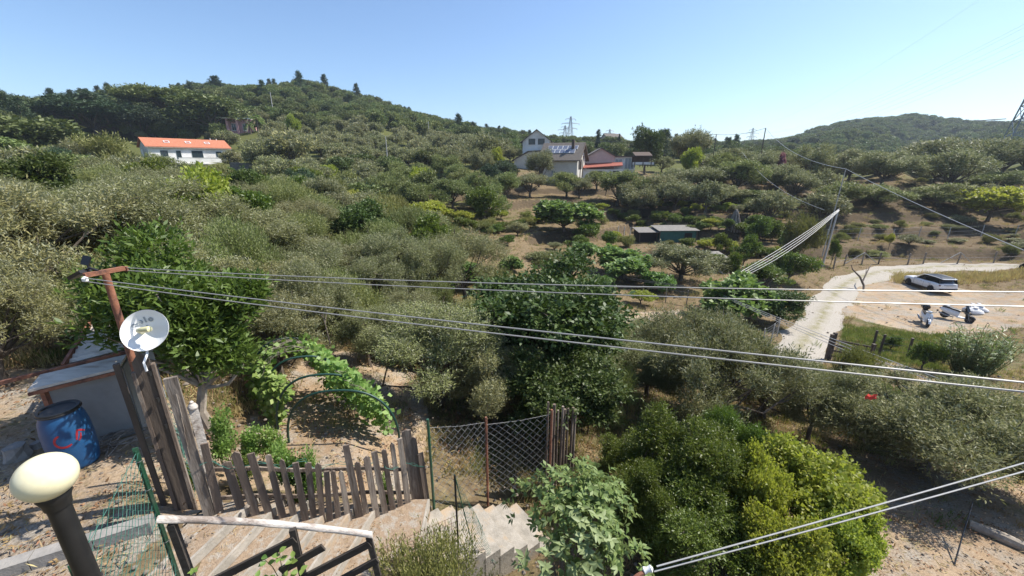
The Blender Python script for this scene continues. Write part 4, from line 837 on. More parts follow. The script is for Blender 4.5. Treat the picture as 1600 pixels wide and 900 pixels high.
def far_pylon(px, Y, top, lb):
    b_ = base_at(px, Y); return pylon('pylon', lb, b_, topz(Y, top)-b_.z, 6, [(.62, 5.5), (.78, 7), (.92, 4)], .13, math.radians(12))
T2 = far_pylon(890, 330, 182, 'distant pylon above the solar house'); far_pylon(951, 430, 202, 'small distant pylon left of the cypress'); T3 = far_pylon(1171, 420, 200, 'distant pylon beside the dark utility pole'); far_pylon(882, 420, 196, 'thin distant pylon just left of the larger one')
# ---------------------------------------------------------------- foreground materials
mat('lamp_globe', (.80, .74, .50), (.76, .69, .44), .3, scale=5, c3=(.70, .62, .39)); mat('black_metal', (.012, .012, .013), (.02, .02, .02), .45, scale=8)
mat('green_post', (.022, .095, .05), (.015, .065, .035), .45, scale=10, c3=(.06, .09, .06)); flat_mat('green_wire', (.04, .15, .11), .5); mat('zinc_wire', (.26, .26, .25), (.17, .165, .16), .5, .5, scale=20); mat('rust_wire', (.16, .075, .045), (.10, .05, .035), .8, scale=20)
mat('concrete', (.40, .36, .305), (.26, .235, .195), .92, scale=5, bump=.6, bscale=30, c3=(.40, .30, .20)); mat('tread', (.37, .275, .19), (.25, .18, .12), .95, scale=26, bump=.9, bscale=60, c3=(.36, .32, .27))
mat('kerb_stone', (.30, .28, .255), (.20, .19, .175), .9, scale=5, bump=.5, bscale=25); mat('bleached_wood', (.62, .57, .51), (.44, .39, .34), .85, scale=6, sc3=(.4, 2.5, 2.5), bump=.9, bscale=10, c3=(.25, .2, .165))
mat('black_wood', (.028, .022, .018), (.06, .048, .038), .85, scale=8, sc3=(.5, 2, 2), bump=.6); mat('barrel_blue', (.012, .075, .19), (.010, .058, .155), .4, scale=4, c3=(.025, .095, .2)); flat_mat('red_paint', (.32, .02, .03), .5)  # near-black wood for the handrail posts and boards
mat('dish_white', (.82, .82, .80), (.77, .77, .74), .4, scale=2); flat_mat('yellow_plastic', (.68, .64, .36), .4); flat_mat('grey_print', (.30, .33, .34), .5); mat('bare_steel', (.42, .41, .40), (.3, .29, .28), .4, .7, scale=8)
mat('roof_sheet', (.64, .57, .48), (.50, .44, .37), .8, scale=5, sc3=(.5, 3, 3), bump=.4, c3=(.36, .29, .23)); mat('panel_grey', (.28, .275, .265), (.22, .215, .205), .8, scale=2.5); mat('picket_wood', (.19, .142, .108), (.105, .078, .06), .9, scale=6, sc3=(2, 2, .25), bump=1, bscale=12, c3=(.33, .275, .22))
flat_mat('hoop_green', (.012, .05, .035), .45)
def rot_to(d, up=(0, 0, 1)): return Vector(d).to_track_quat('Z', 'Y').to_matrix()
# ---------------------------------------------------------------- garden lamp
g = at(72, 745, 2.2); zb = 3.95; lp = thing('garden_lamp', 'cream globe garden lamp on a black post in the lower left corner', 'lamp', (g.x, g.y, zb))
h = g.z-zb; MB().tube([(0, 0, -.2), (0, 0, h-.16)], [.052, .05], 20).build('post', 'black_metal', lp, True)
MB().lathe([(.058, h-.2), (.062, h-.16), (.075, h-.125), (.07, h-.105)], 24).build('collar', 'black_metal', lp, True)
MB().lathe([(.128*math.sin(a), h-.128*math.cos(a)) for a in np.linspace(.3, math.pi, 22)], 32).build('globe', 'lamp_globe', lp, True)
# ---------------------------------------------------------------- wire netting
def chain(par, p00, p10, p11, p01, nu, nv, r, mt, name='chain_link_mesh', wob=.0, cut=None):
    A_, B_, C_, D_ = map(Vector, (p00, p10, p11, p01)); mb = MB(); nrm_ = (B_-A_).cross(D_-A_).normalized()
    def P(u, v): 
        q = A_*(1-u)*(1-v)+B_*u*(1-v)+C_*u*v+D_*(1-u)*v; return q+nrm_*wob*(math.sin(u*9+v*4)+.6*math.sin(v*13-u*5))+Vector((0, 0, wob*.5*math.sin(u*17+v*7)))
    for i in range(nu):
        pts = [P((i+.5+(.52 if (i+j) % 2 else -.52))/nu, j/nv) for j in range(nv+1)]
        if len(pts) > 1: mb.tube(pts, r, 3, False)
    o = mb.build(name, mt, par); o['kind'] = 'stuff'; return o
def weld(par, p00, p10, p11, p01, nu, nv, r, mt, name='welded_mesh'):
    A_, B_, C_, D_ = map(Vector, (p00, p10, p11, p01)); mb = MB(); P = lambda u, v: A_*(1-u)*(1-v)+B_*u*(1-v)+C_*u*v+D_*(1-u)*v
    for i in range(nu+1): mb.tube([P(i/nu, 0), P(i/nu, .5)+Vector((.004, .004, 0)), P(i/nu, 1)], r, 4, False)
    for j in range(nv+1): mb.tube([P(0, j/nv), P(.5, j/nv)-Vector((0, .004, 0)), P(1, j/nv)], r, 4, False)
    o = mb.build(name, mt, par); o['kind'] = 'stuff'; return o
def vpost(px, py, z, top, mk, par, mt, name='post'):
    b_ = onz(px, py, z); t = topz(b_.y, top); return b_, Vector((b_.x, b_.y, t))
Gf = thing('green_mesh_fence', 'green wire mesh fence with green posts beside the garden lamp', 'fence', (0, 0, 0))
def tpost(b_, t, w, mt, par, name='post'):
    m_ = MB(); d = .006; dr = Vector((.75, .66, 0)); m_.beam(b_-Vector((0, 0, .3)), t, w, d*1.6, up=(-.66, .75, 0)); m_.beam(b_-Vector((0, 0, .3)), t-Vector((0, 0, .03)), d*1.6, w*.9, up=(-.66, .75, 0))
    return m_.build(name, mt, par)
a1 = onz(279, 903, 3.93); a1t = Vector((a1.x, a1.y, topz(a1.y, 700))); tpost(a1, a1t, .042, 'green_post', Gf)
a0t = at(112, 882, 2.75); a0 = Vector((a0t.x, a0t.y, 3.95)); tpost(a0, a0t, .042, 'green_post', Gf)
chain(Gf, a0+Vector((0, 0, .1)), a1+Vector((0, 0, .1)), a1t-Vector((0, 0, .05)), a0t, 24, 30, .0026, 'green_wire', wob=.012)
for k in range(4): MB().tube([a1.lerp(a1t, .3+.2*k)+Vector((.03*math.cos(a), .03*math.sin(a), .004*a)) for a in np.linspace(0, 6.2, 9)], .003, 4).build('tie_wire', 'zinc_wire', Gf)
for f_ in (.05, .5, .97): MB().tube([a0.lerp(a0t, f_), a0.lerp(a0t, f_).lerp(a1.lerp(a1t, f_), .5)-Vector((0, 0, .015)), a1.lerp(a1t, f_)], .0028, 4).build('tension_wire', 'green_wire', Gf)
# ---------------------------------------------------------------- gate posts, pole with cross arm, dish
def board(b_, t, w, th, face, mt, name, par=None, point=0, taper=1.0):
    "upright board from b_ to t, w wide, facing the direction 'face'"
    d = (t-b_).normalized(); n_ = Vector(face); n_ = (n_-d*n_.dot(d)).normalized(); s_ = d.cross(n_); w2 = w*taper
    prof = [b_-s_*w/2, b_+s_*w/2, t+s_*w2/2, t-s_*w2/2] if not point else [b_-s_*w/2, b_+s_*w/2, t-d*point+s_*w2/2, t, t-d*point-s_*w2/2]
    o_ = MB().prism([p-n_*th/2 for p in prof], n_*th).build(name, mt, par); return o_
gb = onz(288, 786, 4.0); gt = Vector((gb.x, gb.y, topz(gb.y, 551)))
gp = thing('gate_post', 'broad dark brown gate post board with pointed top', 'post', (0, 0, 0)); fc = (.55, -.83, .1)
board(gb-Vector((0, 0, .3)), gt, .145, .035, fc, 'dark_wood', 'board', gp, point=.10)
sd2 = Vector((.83, .55, 0)); board(gb-sd2*.085-Vector((0, 0, .3)), gt-sd2*.085-Vector((0, 0, .22)), .035, .06, fc, 'picket_wood', 'edge_strip', gp); board(gb+sd2*.092-Vector((0, 0, .3)), gt+sd2*.092-Vector((0, 0, .16)), .03, .07, fc, 'picket_wood', 'edge_strip', gp)
board(gb-sd2*.15-Vector((.1, -.05, .3)), gt-sd2*.17-Vector((.1, -.05, .12)), .05, .05, fc, 'dark_wood', 'back_post', gp)
for k, f_ in enumerate((.55, .72, .88)): MB().box(gb.lerp(gt, f_)+Vector((.08, -.02, 0)), (.02, .03, .05)).build('hinge', 'black_metal', gp)
pb = Vector((-4.456, 4.2, 4.0)); pt = Vector((pb.x, pb.y, topz(pb.y, 428)))
px_ = thing('cross_arm_pole', 'rusty steel pole with a cross arm holding the clothes line wires', 'pole', pb); hh = pt.z-pb.z
MB().tube([(0, 0, -.3), (0, 0, hh*.5), (0, 0, hh)], [.036, .036, .034], 14).build('shaft', 'rust', px_, True)
ad = (at(190, 424, depth(pt)+.18)-at(138, 431, depth(pt)-.08)); ad.z *= .5; ad.normalize()
arm = MB().beam(Vector((0, 0, hh+.02))-ad*.17, Vector((0, 0, hh+.03))+ad*.17, .05, .045).build('cross_arm', 'rust', px_)
EA = pt+ad*.19+Vector((0, 0, .02)); EB = pt-ad*.14+Vector((.02, -.06, -.01))
MB().lathe([(.004, -.03), (.022, -.025), (.014, 0), (.022, .025), (.004, .03)], 12, Matrix.Translation(EA-pb)).build('pulley', 'rust', px_, True); MB().lathe([(.004, -.03), (.026, -.02), (.028, .01), (.004, .03)], 12, Matrix.Translation(EB-pb)).build('insulator', 'white_paint', px_, True)
for k in range(3): MB().tube([Vector((.038*math.cos(a), .038*math.sin(a), hh*.35+k*.4+.004*a)) for a in np.linspace(0, 18, 26)], .004, 4).build('wire_wrap', 'rust_wire', px_)
fl = at(124, 428, depth(pt)-.1); fo = thing('solar_floodlight', 'black solar floodlight on the end of the rusty cross arm', 'floodlight', fl)
MB().box((.0, 0, .0), (.17, .12, .035), Matrix.Rotation(-.45, 3, 'Y')).build('lamp_head', 'black_plastic', fo); MB().tube([(.06, .02, .03), (.10, .03, .06), (.16, .05, .02)], .014, 8).build('bracket', 'black_plastic', fo)
MB().box((.085, .03, .14), (.085, .012, .10), Matrix.Rotation(.2, 3, 'Y') @ Matrix.Rotation(-.35, 3, 'X')).build('solar_panel', 'black_plastic', fo); MB().tube([(.09, .03, .05), (.085, .032, .10)], .01, 6).build('stem', 'black_plastic', fo)
MB().box((-.006, -.002, -.021), (.14, .095, .008), Matrix.Rotation(-.45, 3, 'Y')).build('diffuser', 'panel_grey', fo)
dc = at(226, 516, 4.40); dn = Vector((.2, -.86, .47)).normalized(); up_ = Vector((0, 0, 1)); dr_ = dn.cross(up_).normalized()*-1; du = dn.cross(dr_)*1; du = du if du.z > 0 else -du
dr_ = du.cross(dn)
Md = Matrix((( dr_.x, du.x, dn.x, dc.x), (dr_.y, du.y, dn.y, dc.y), (dr_.z, du.z, dn.z, dc.z), (0, 0, 0, 1)))
ds = link('antenna_dish', None); ds.matrix_world = Md; tag(ds, 'round white antenna dish with yellow feed arm on the rusty pole', 'antenna'); Rd = .225
prof = [(r*Rd, .10*(r*r-1)) for r in np.linspace(0.001, 1, 12)]; MB().lathe(prof+[(Rd+.006, .004), (Rd+.004, -.008), (Rd*.9, -.03), (.06, -.125), (.001, -.125)], 48).build('reflector', 'dish_white', ds, True)
fd = MB().tube([(-.075, -.005, -.1), (-.05, 0, .01), (.0, .0, .05), (.055, .0, .055)], [.026, .026, .028, .03], 14).build('feed_arm', 'yellow_plastic', ds, True); MB().lathe([(.001, .02), (.03, .01), (.034, -.02), (.02, -.03), (.001, -.03)], 14, Matrix.Translation((.075, 0, .062)) @ Matrix.Rotation(1.2, 4, 'Y')).build('feed_cap', 'yellow_plastic', fd, True)
for q_ in ((-.03, .06), (-.10, .035)): MB().tube([(q_[0], q_[1], -.10), (q_[0], q_[1], -.078)], .006, 8).build('bolt', 'steel_grey', ds)
MB().box((0, -.03, -.16), (.07, .1, .08)).build('mount', 'bare_steel', ds); MB().beam((0, -.03, -.18), Md.inverted() @ Vector((pb.x, pb.y, dc.z-.08)), .035, .035).build('mount_arm', 'bare_steel', ds)
def text_mesh(s_, size, name, mt, par, M, ext=.002):
    c = bpy.data.curves.new(name, 'FONT'); c.body = s_; c.size = size; c.extrude = ext; c.offset = size*.035; c.align_x = 'CENTER'; c.align_y = 'CENTER'; t_ = bpy.data.objects.new(name, c); COL.objects.link(t_)
    dg = bpy.context.evaluated_depsgraph_get(); me = bpy.data.meshes.new_from_object(t_.evaluated_get(dg)); bpy.data.objects.remove(t_); me.transform(M); me.materials.clear(); me.materials.append(MATS[mt]); return link(name, me, par)
for ch, x, y, a in (('e', -.135, .072, .62), ('o', -.083, .108, .4), ('l', -.035, .125, .25), ('o', .015, .132, .1)):
    zz = .10*((x*x+y*y)/Rd**2-1)+.009; text_mesh(ch, .088, 'letter', 'grey_print', ds, Matrix.Translation((x, y, zz)) @ Matrix.Rotation(a, 4, 'Z') @ Matrix.Rotation(math.atan(.2*y/Rd**2), 4, 'X') @ Matrix.Rotation(-math.atan(.2*x/Rd**2), 4, 'Y'))
MB().tube([Vector((0, -.2, -.05)), Vector((.02, -.26, -.03)), Vector((.015, -.36, .01)), Vector((.03, -.45, -.02))], .012, 6).build('cable_loop', 'white_paint', ds)
# ---------------------------------------------------------------- low shed with corrugated roof
S = thing('low_shed', 'low shed with pale corrugated roof behind the blue barrel', 'shed', (0, 0, 0))
fa, fb = onz(44, 613, 5.1), onz(186, 578, 5.2); bk = Vector((-.42, .9, 0)).normalized(); ex = (fb-fa).normalized()
MB().prism([fa, fb, fb+bk*.33+Vector((0, 0, .07)), fa+bk*.33+Vector((0, 0, .07))], (0, 0, .035)).build('roof_board', 'roof_sheet', S); MB().beam(fa-bk*.01-Vector((0, 0, .03)), fb-bk*.01-Vector((0, 0, .03)), .03, .045).build('front_edge', 'rust', S)
MB().beam(fa+bk*.38-ex*.9+Vector((0, 0, .10)), fb+bk*.40+ex*.02+Vector((0, 0, .12)), .05, .05).build('rusty_beam', 'rust', S)
for k in range(4):
    m_ = MB(); o0 = fa+ex*.30+bk*(.44+k*.30)+Vector((0, 0, .12+.09*k)); secs = []
    for j in range(13):
        c = o0+bk*(.32*j/12)+Vector((0, 0, .1*j/12+.014*math.sin(j*math.pi))); secs.append([c+ex*(-.05)+Vector((0, 0, .018*math.cos(j*2*math.pi/4))), c+ex*(fb-fa).length*.78+Vector((0, 0, .018*math.cos(j*2*math.pi/4)+.03))])
    vs = [p for q in secs for p in q]; m_.add(vs+[v-Vector((0, 0, .008)) for v in vs], [(2*j, 2*j+1, 2*j+3, 2*j+2) for j in range(12)]+[(26+2*j, 26+2*j+2, 26+2*j+3, 26+2*j+1) for j in range(12)])
    m_.build('corrugated_sheet', 'roof_sheet', S)
MB().beam(fa+ex*.22+bk*.42+Vector((0, 0, .13)), fa+ex*.22+bk*1.65+Vector((0, 0, .52)), .04, .06).build('verge_board', 'rust', S)
wa, wb = fa+ex*.12+bk*.12, fb+bk*.12
MB().prism([wa-Vector((0, 0, 1.15)), wb-Vector((0, 0, 1.15)), wb-Vector((0, 0, .02)), wa-Vector((0, 0, .02))], bk*.02).build('grey_panel', 'panel_grey', S); MB().prism([wb-Vector((0, 0, 1.15)), wb+bk*1.1-Vector((0, 0, 1.15)), wb+bk*1.1+Vector((0, 0, .2)), wb-Vector((0, 0, .02))], ex*-.02).build('side_panel', 'panel_grey', S)
MB().beam(wa-ex*.03-Vector((0, 0, 1.2)), wa-ex*.03, .07, .07).build('corner_post', 'rust', S)
# ---------------------------------------------------------------- blue barrel
b_ = onz(124, 724, 4.1); br_ = thing('blue_barrel', 'blue plastic barrel with black lid and red painted marks', 'barrel', b_, math.radians(-15)); br_.scale = (.9, .9, 1.1)
bp_ = [(.20, 0), (.235, .02), (.25, .06), (.268, .2), (.275, .4), (.27, .56), (.25, .68), (.225, .74), (.215, .77)]
bo = MB().lathe(bp_, 40).build('body', 'barrel_blue', br_, True); MB().lathe([(.21, .765), (.232, .77), (.236, .80), (.23, .815), (.2, .815), (.19, .80), (.001, .80)], 40).build('lid', 'black_plastic', br_, True)
MB().tube([(.238*math.cos(a), .238*math.sin(a), .785) for a in np.linspace(0, 6.283, 33)], .008, 6).build('clamp_ring', 'black_metal', br_)
def stroke(pts, w, name):
    "a painted stroke on the barrel: (angle, height) points"
    V_ = []; 
    for i, (a, z) in enumerate(pts):
        p, q = pts[max(i-1, 0)], pts[min(i+1, len(pts)-1)]; d = Vector(((q[0]-p[0])*.27, q[1]-p[1])); d = d.normalized() if d.length else Vector((1, 0)); n_ = Vector((-d.y, d.x))*w/2*(1 if 0 < i < len(pts)-1 else .6)
        for s in (1, -1):
            aa = a+s*n_.x/.27; zz = z+s*n_.y; r = np.interp(zz, [p_[1] for p_ in bp_], [p_[0] for p_ in bp_])+.003; V_.append((r*math.cos(aa), r*math.sin(aa), zz))
    MB().add(V_, [(2*i, 2*i+1, 2*i+3, 2*i+2) for i in range(len(pts)-1)]).build(name, 'red_paint', bo)
ca = math.atan2(-b_.y, -b_.x)-math.radians(-15)
stroke([(ca-.22+.36*math.cos(t), .47+.085*math.sin(t)) for t in np.linspace(1.9, 5.4, 12)], .028, 'painted_mark'); stroke([(ca+.22, .43), (ca+.3, .50), (ca+.36, .545), (ca+.5, .53), (ca+.66, .50)], .028, 'painted_mark'); stroke([(ca+.28, .41), (ca+.40, .44), (ca+.46, .50)], .024, 'painted_mark')
for px, py, s, lb in ((30, 716, .24, 'grey broken concrete block in the shade left of the blue barrel'), (60, 700, .13, 'small grey stone between the concrete block and the barrel')):
    b2 = onz(px, py, 4.1); m_ = MB(); rg = random.Random(px); secs = [[b2+Vector((s*.6*math.cos(a)*(1-.25*k/3)*(.8+.35*rg.random()), s*.6*math.sin(a)*(1-.2*k/3)*(.8+.35*rg.random()), s*(k/3)-.03)) for a in np.linspace(0, 5.6, 8)] for k in range(4)]
    tag(m_.loft(secs).build('concrete_block' if s > .2 else 'stone', 'kerb_stone'), lb, 'block' if s > .2 else 'stone')
# dry sticks heap right of the barrel
hp = thing('stick_heap', 'heap of dry sticks on the ground right of the blue barrel', 'sticks', onz(185, 695, 4.1))
for k in range(26): a = random.random()*3.1; c = Vector((random.uniform(-.35, .35), random.uniform(-.2, .25), .02+.03*random.random())); d = Vector((math.cos(a), math.sin(a), random.uniform(-.05, .12)))*random.uniform(.15, .35); MB().tube([c-d, c+Vector((0, 0, .02)), c+d], [.008, .01, .005], 5).build('stick', 'old_wood', hp)
# ---------------------------------------------------------------- kerb, stairs
k0, k1 = onz(-60, 905, 4.12), onz(238, 812, 4.12); ks = thing('kerb', 'grey stone kerb between the yard and the path behind the lamp', 'kerb', (0, 0, 0))
for i in range(3): MB().beam(k0.lerp(k1, i/3+.003)-Vector((0, 0, .08)), k0.lerp(k1, (i+1)/3-.003)-Vector((0, 0, .08)), .15, .22).build('kerb_block', 'kerb_stone', ks)
st = thing('garden_stairs', 'stone and gravel garden stairs descending along the picket fence', 'stairs', (0, 0, 0))
X0, dX, Z0 = -3.68, .272, 3.90; STEPS = []
for i in range(-2, 7):
    xa = X0+dX*(i-1); xb = xa+dX; z = Z0-.14*i if i > -1 else Z0; ya, yb = 2.7+.05*i, 4.22+.11*i
    if i == 6: xb = -1.2; yb = 5.0; ya = 2.9
    sl_ = .35
    tr_ = MB().prism([(xa+.03*math.sin(i*3)-sl_*.12, ya, z-.5), (xb-sl_*.12, ya, z-.5), (xb+sl_*.12+(.25 if i < 6 else -.15), yb, z-.5), (xa+sl_*.12+.25, yb, z-.5)], (0, 0, .5)).build('step', 'tread', st)
    STEPS.append(((xa-sl_*.12, ya), (xb-sl_*.12, ya), (xb+sl_*.12+(.25 if i < 6 else -.15), yb), (xa+sl_*.12+.25, yb), z))
    if i > -2: MB().prism([(xb-sl_*.12-.02, ya, z-.12), (xb-sl_*.12+.012, ya, z-.12), (xb+sl_*.12+.262 if i < 6 else xb-.1, yb, z-.12), (xb+sl_*.12+.23 if i < 6 else xb-.135, yb, z-.12)], (0, 0, .124)).build('nosing', 'concrete', tr_)
e0, e1 = onz(655, 797, 2.92), onz(703, 872, 2.92); ed = (e1-e0).normalized(); fwd = Vector((-ed.y, ed.x, 0)); fwd = fwd if fwd.x > 0 else -fwd
MB().prism([onz(560, 835, 2.93)-Vector((0, 0, .4)), e1-Vector((0, 0, .4))+ed*.5, e1-Vector((0, 0, .4)), e0-Vector((0, 0, .4)), onz(600, 818, 2.92)-Vector((0, 0, .4))][::-1], (0, 0, .41)).build('landing', 'concrete', st)
for i in range(7):
    z = 2.92-.15*(i+1); a = e0+fwd*(.012+.27*i)-ed*.05*(i % 2); c = e1+fwd*(.012+.27*i); a.z = c.z = z-.5; MB().prism([a, c, c+fwd*(.27+.03), a+fwd*(.27+.03)][::-1], (0, 0, .5)).build('step', 'concrete', st)
pts_ = []
for A0, A1, A2, A3, z in STEPS:
    for _ in range(26 if A1[0] > -2 else 9):
        u, v = .1+.78*random.random(), .25+.7*random.random()**.6; pts_.append(((A0[0]*(1-u)+A1[0]*u)*(1-v)+(A3[0]*(1-u)+A2[0]*u)*v, A0[1]*(1-v)+A3[1]*v, z+.002))
scatter('step_litter', pts_, rng.random(len(pts_))*6.28, .5+.5*rng.random(len(pts_)), rng.choice(3, len(pts_)), [flat_patch(11, 'brown_leaf', 5, .05, .045, .02), flat_patch(12, 'dry_grass', 7, .06, .07, .006), flat_patch(13, 'brown_leaf', 3, .06, .035, .02)], 'dry leaves and straw lying on the garden stairs', 'leaf litter')
# ---------------------------------------------------------------- hand rail
hr = thing('wooden_handrail', 'weathered wooden handrail along the near side of the stairs', 'handrail', (0, 0, 0))
r0, r1, r2 = onz(248, 812, 4.9), onz(420, 818, 4.55), onz(582, 836, 4.15)
m_ = MB(); n_ = 17; secs = []
for i in range(n_):
    t = i/(n_-1); c = r0*(1-t)**2+ (r1*2-(r0+r2)*.5)*2*t*(1-t)+r2*t*t; w = .038+.004*math.sin(i*1.7); h_ = .034+.004*math.sin(i*2.3+1); d = Vector((r2.y-r0.y, -(r2.x-r0.x), 0)).normalized()
    secs.append([c+d*w*math.cos(a)*(1 if abs(math.cos(a)) < .8 else .95)+Vector((0, 0, h_*math.sin(a)*(1.1 if math.sin(a) > 0 else .9))) for a in np.linspace(0, 2*math.pi, 10, endpoint=False)])
m_.loft(secs).build('top_rail', 'bleached_wood', hr, True)
def rp(px, py): # a point in the upright plane of the rail
    n2 = Vector((r2.y-r0.y, -(r2.x-r0.x), 0)).normalized(); r = ray(px, py); t = (r0-Vector((0, 0, CH))).dot(n2)/r.dot(n2); return Vector((0, 0, CH))+r*t
for (pa, pb_) in (((576, 838), (600, 915)), ((457, 826), (478, 915)), ((268, 818), (305, 915))):
    MB().beam(rp(*pb_)-Vector((0, 0, .5)), rp(*pa), .06, .06, up=(.3, -.95, 0)).build('rail_post', 'black_wood', hr)
n2 = Vector((r2.y-r0.y, -(r2.x-r0.x), 0)).normalized()
for (pa, pb_, wd) in (((462, 839), (318, 912), .085), ((506, 851), (440, 888), .085), ((578, 846), (455, 910), .085), ((590, 871), (500, 920), .08)):  # second strip stands in for a dark shadow band on the steps
    p, q = rp(*pa)+n2*.03, rp(*pb_)+n2*.03; MB().beam(p, q, .028, wd, up=tuple((q-p).cross(n2))).build('rail_board_or_shadow', 'black_wood', hr)
# ---------------------------------------------------------------- picket fence
pf = thing('picket_fence', 'weathered leaning wooden picket fence between stairs and bean garden', 'fence', (0, 0, 0))
fl0, fl1 = onz(340, 806, 3.86), onz(668, 789, 2.85); fn = Vector((fl1.y-fl0.y, -(fl1.x-fl0.x), 0)).normalized()
PK = ((344,693,319,12),(383,723,352,12),(404,704,368,12),(425,708,392,12),(444,712,417,12),(462,716,440,11),(478,722,462,11),(490,724,480,10),(503,723,497,9),(515,735,511,9),(529,737,519,10),(545,735,532,11),(563,694,541,13),(574,723,557,9),(589,713,572,10),(603,704,585,10),(615,703,599,10),(627,692,612,10),(639,684,625,11),(653,672,634,17),(662,684,645,9),(669,707,657,9))
for i, (bx, ty, tx, w) in enumerate(PK):
    t = (bx-340)/(668-340); zz = fl0.z+(fl1.z-fl0.z)*t; py = 806+(26*math.sin(min(1, t*1.05)*math.pi*.97))*.7-17*t; b2 = onz(bx, py, zz); zt = topz(b2.y, ty); d_ = depth((b2.x, b2.y, zt)); tt = Vector(((tx-800)/F*d_, b2.y+.02*math.sin(i*2), zt))
    board(b2-Vector((0, 0, .12)), tt, w/F*d_*.95, .024, fn+Vector((.12*math.sin(i*1.9), 0, 0)), 'picket_wood', 'picket', pf, point=.02*(i % 3), taper=.85+.2*math.sin(i))
for dz in (.22, .66): 
    m_ = MB()
    for i in range(6): a = fl0.lerp(fl1, i/6)+Vector((0, .06, dz+.02*math.sin(i*2))); c = fl0.lerp(fl1, (i+1)/6)+Vector((0, .06, dz+.02*math.sin(i*2+2))); m_.beam(a, c, .025, .05)
    m_.build('rail', 'picket_wood', pf)
tw = MB(); pts = [fl0.lerp(fl1, k/40)+Vector((.02*math.sin(k*2.1), -.05+.03*math.sin(k*1.3), .82+.05*math.sin(k*.9))) for k in range(41)]; tw.tube(pts, .004, 4); tw.tube([p+Vector((0, .02, .03*math.sin(i*1.7))) for i, p in enumerate(pts)], .003, 4); o_ = tw.build('tangled_wire', 'green_wire', pf)
bb = onz(328, 806, 3.9); bt = Vector((bb.x, bb.y, topz(bb.y, 590))); bd = thing('weathered_board', 'tall weathered brown board standing beside the green netting', 'board', (0, 0, 0)); board(bb-Vector((0, 0, .3)), bt, .105, .04, (.5, -.85, .1), 'old_wood', 'board', bd, point=.0, taper=1.15)
for k in range(5): MB().beam(bb.lerp(bt, .35+.1*k)+Vector((-.03+.015*k, -.03, 0)), bb.lerp(bt, .5+.1*k)+Vector((-.02+.015*k, -.031, 0)), .006, .012).build('splinter', 'picket_wood', bd)
cb = onz(338, 800, 3.87)+Vector((.0, .05, 0)); ct = Vector((cb.x+.02, cb.y, topz(cb.y, 632))); wp = thing('pale_post', 'bleached pale post with rounded cap between the board and the pickets', 'post', (0, 0, 0)); board(cb-Vector((0, 0, .3)), ct, .10, .05, (.7, -.7, .1), 'bleached_wood', 'board', wp, point=.05, taper=.9); MB().lathe([(.05, -.02), (.052, .0), (.035, .035), (.02, .045), (.022, .06), (.012, .075), (.001, .078)], 14, Matrix.Translation(ct-Vector((0, 0, .03)))).build('cap', 'bleached_wood', wp, True)
nt0 = onz(283, 748, 4.0); nt1 = onz(325, 775, 3.95); nn = thing('green_netting', 'crumpled green netting with its post between gate post and brown board', 'netting', (0, 0, 0)); n0t = Vector((nt0.x, nt0.y, topz(nt0.y, 612))); n1t = Vector((nt1.x, nt1.y, topz(nt1.y, 606)))
tpost(nt0, n0t, .035, 'green_post', nn); chain(nn, nt0, nt1, n1t, n0t, 16, 40, .002, 'green_wire', 'netting', .03); chain(nn, nt0+Vector((.04, -.05, 0)), nt1+Vector((-.02, -.04, 0)), n1t+Vector((-.03, -.05, -.15)), n0t+Vector((.03, -.06, -.1)), 14, 36, .0018, 'green_wire', 'netting', .04)
# ---------------------------------------------------------------- bean tunnel
L0, R0, L3, R3 = onz(452, 694, 3.34), onz(624, 686, 3.2), onz(398, 632, 3.2), onz(516, 606, 3.05); bt_ = thing('bean_tunnel', 'arched bean tunnel of dark green hoops behind the picket fence', 'plant tunnel', (0, 0, 0))
def hoop(t, th):
    l, r = L0.lerp(L3, t), R0.lerp(R3, t); c = (l+r)/2; hx = (r-l)/2; hgt_ = topz(c.y, 610+(529-610)*max(t, 0)**.9)-c.z; ct_, st_ = math.cos(th), math.sin(th); return c+hx*(abs(ct_)**.8*(1 if ct_ > 0 else -1))+Vector((0, 0, hgt_*max(st_, 0)**.85))
for t in (0, .27, .62, 1.0): MB().tube([hoop(t, a) for a in np.linspace(0, math.pi, 30)], .021, 10).build('hoop', 'hoop_green', bt_, True)
def bean(name, n, t0, t1, a0, a1, sd_, thick, label):
    rg = np.random.default_rng(sd_); P = []; D_ = []
    for _ in range(n):
        t = t0+(t1-t0)*rg.random(); a = a0+(a1-a0)*rg.random()**(.9); p = hoop(t, a); c = hoop(t, math.pi/2); c.z = (p.z+3.2)/2; o = (p-c).normalized(); P.append(p+o*(rg.normal()*thick-.07)+Vector(rg.normal(size=3)*.03)); D_.append(o*.5+Vector(rg.normal(size=3)*.5)+Vector((0, 0, -.35)))
    P = np.array(P); D_ = np.array(D_); nn_ = rg.normal(size=(n, 3))*.45+np.array([.3, -.3, .9]); V, Q_ = leaves(P, D_, nn_, .085+.06*rg.random(n), .085+.03*rg.random(n), .15)
    o_ = link(name, quad_mesh(name, V, Q_, 'bean_leaf', v=rg.random(n)), bt_); o_['kind'] = 'stuff'
    m_ = MB()
    for k in range(14):
        t = t0+(t1-t0)*rg.random(); m_.tube([hoop(t+.02*math.sin(j+k), a0+(a1-a0)*j/7)+Vector(rg.normal(size=3)*.02) for j in range(8)], .005, 4)
    m_.build('vine_stem', 'old_wood', bt_)
bean('bean_foliage', 1900, .08, 1.0, .0, 1.3, 1, .09, ''); bean('bean_foliage', 1300, .3, 1.05, math.pi-.9, math.pi, 2, .06, ''); bean('bean_foliage', 260, .75, 1.08, 1.2, 2.4, 3, .05, '')
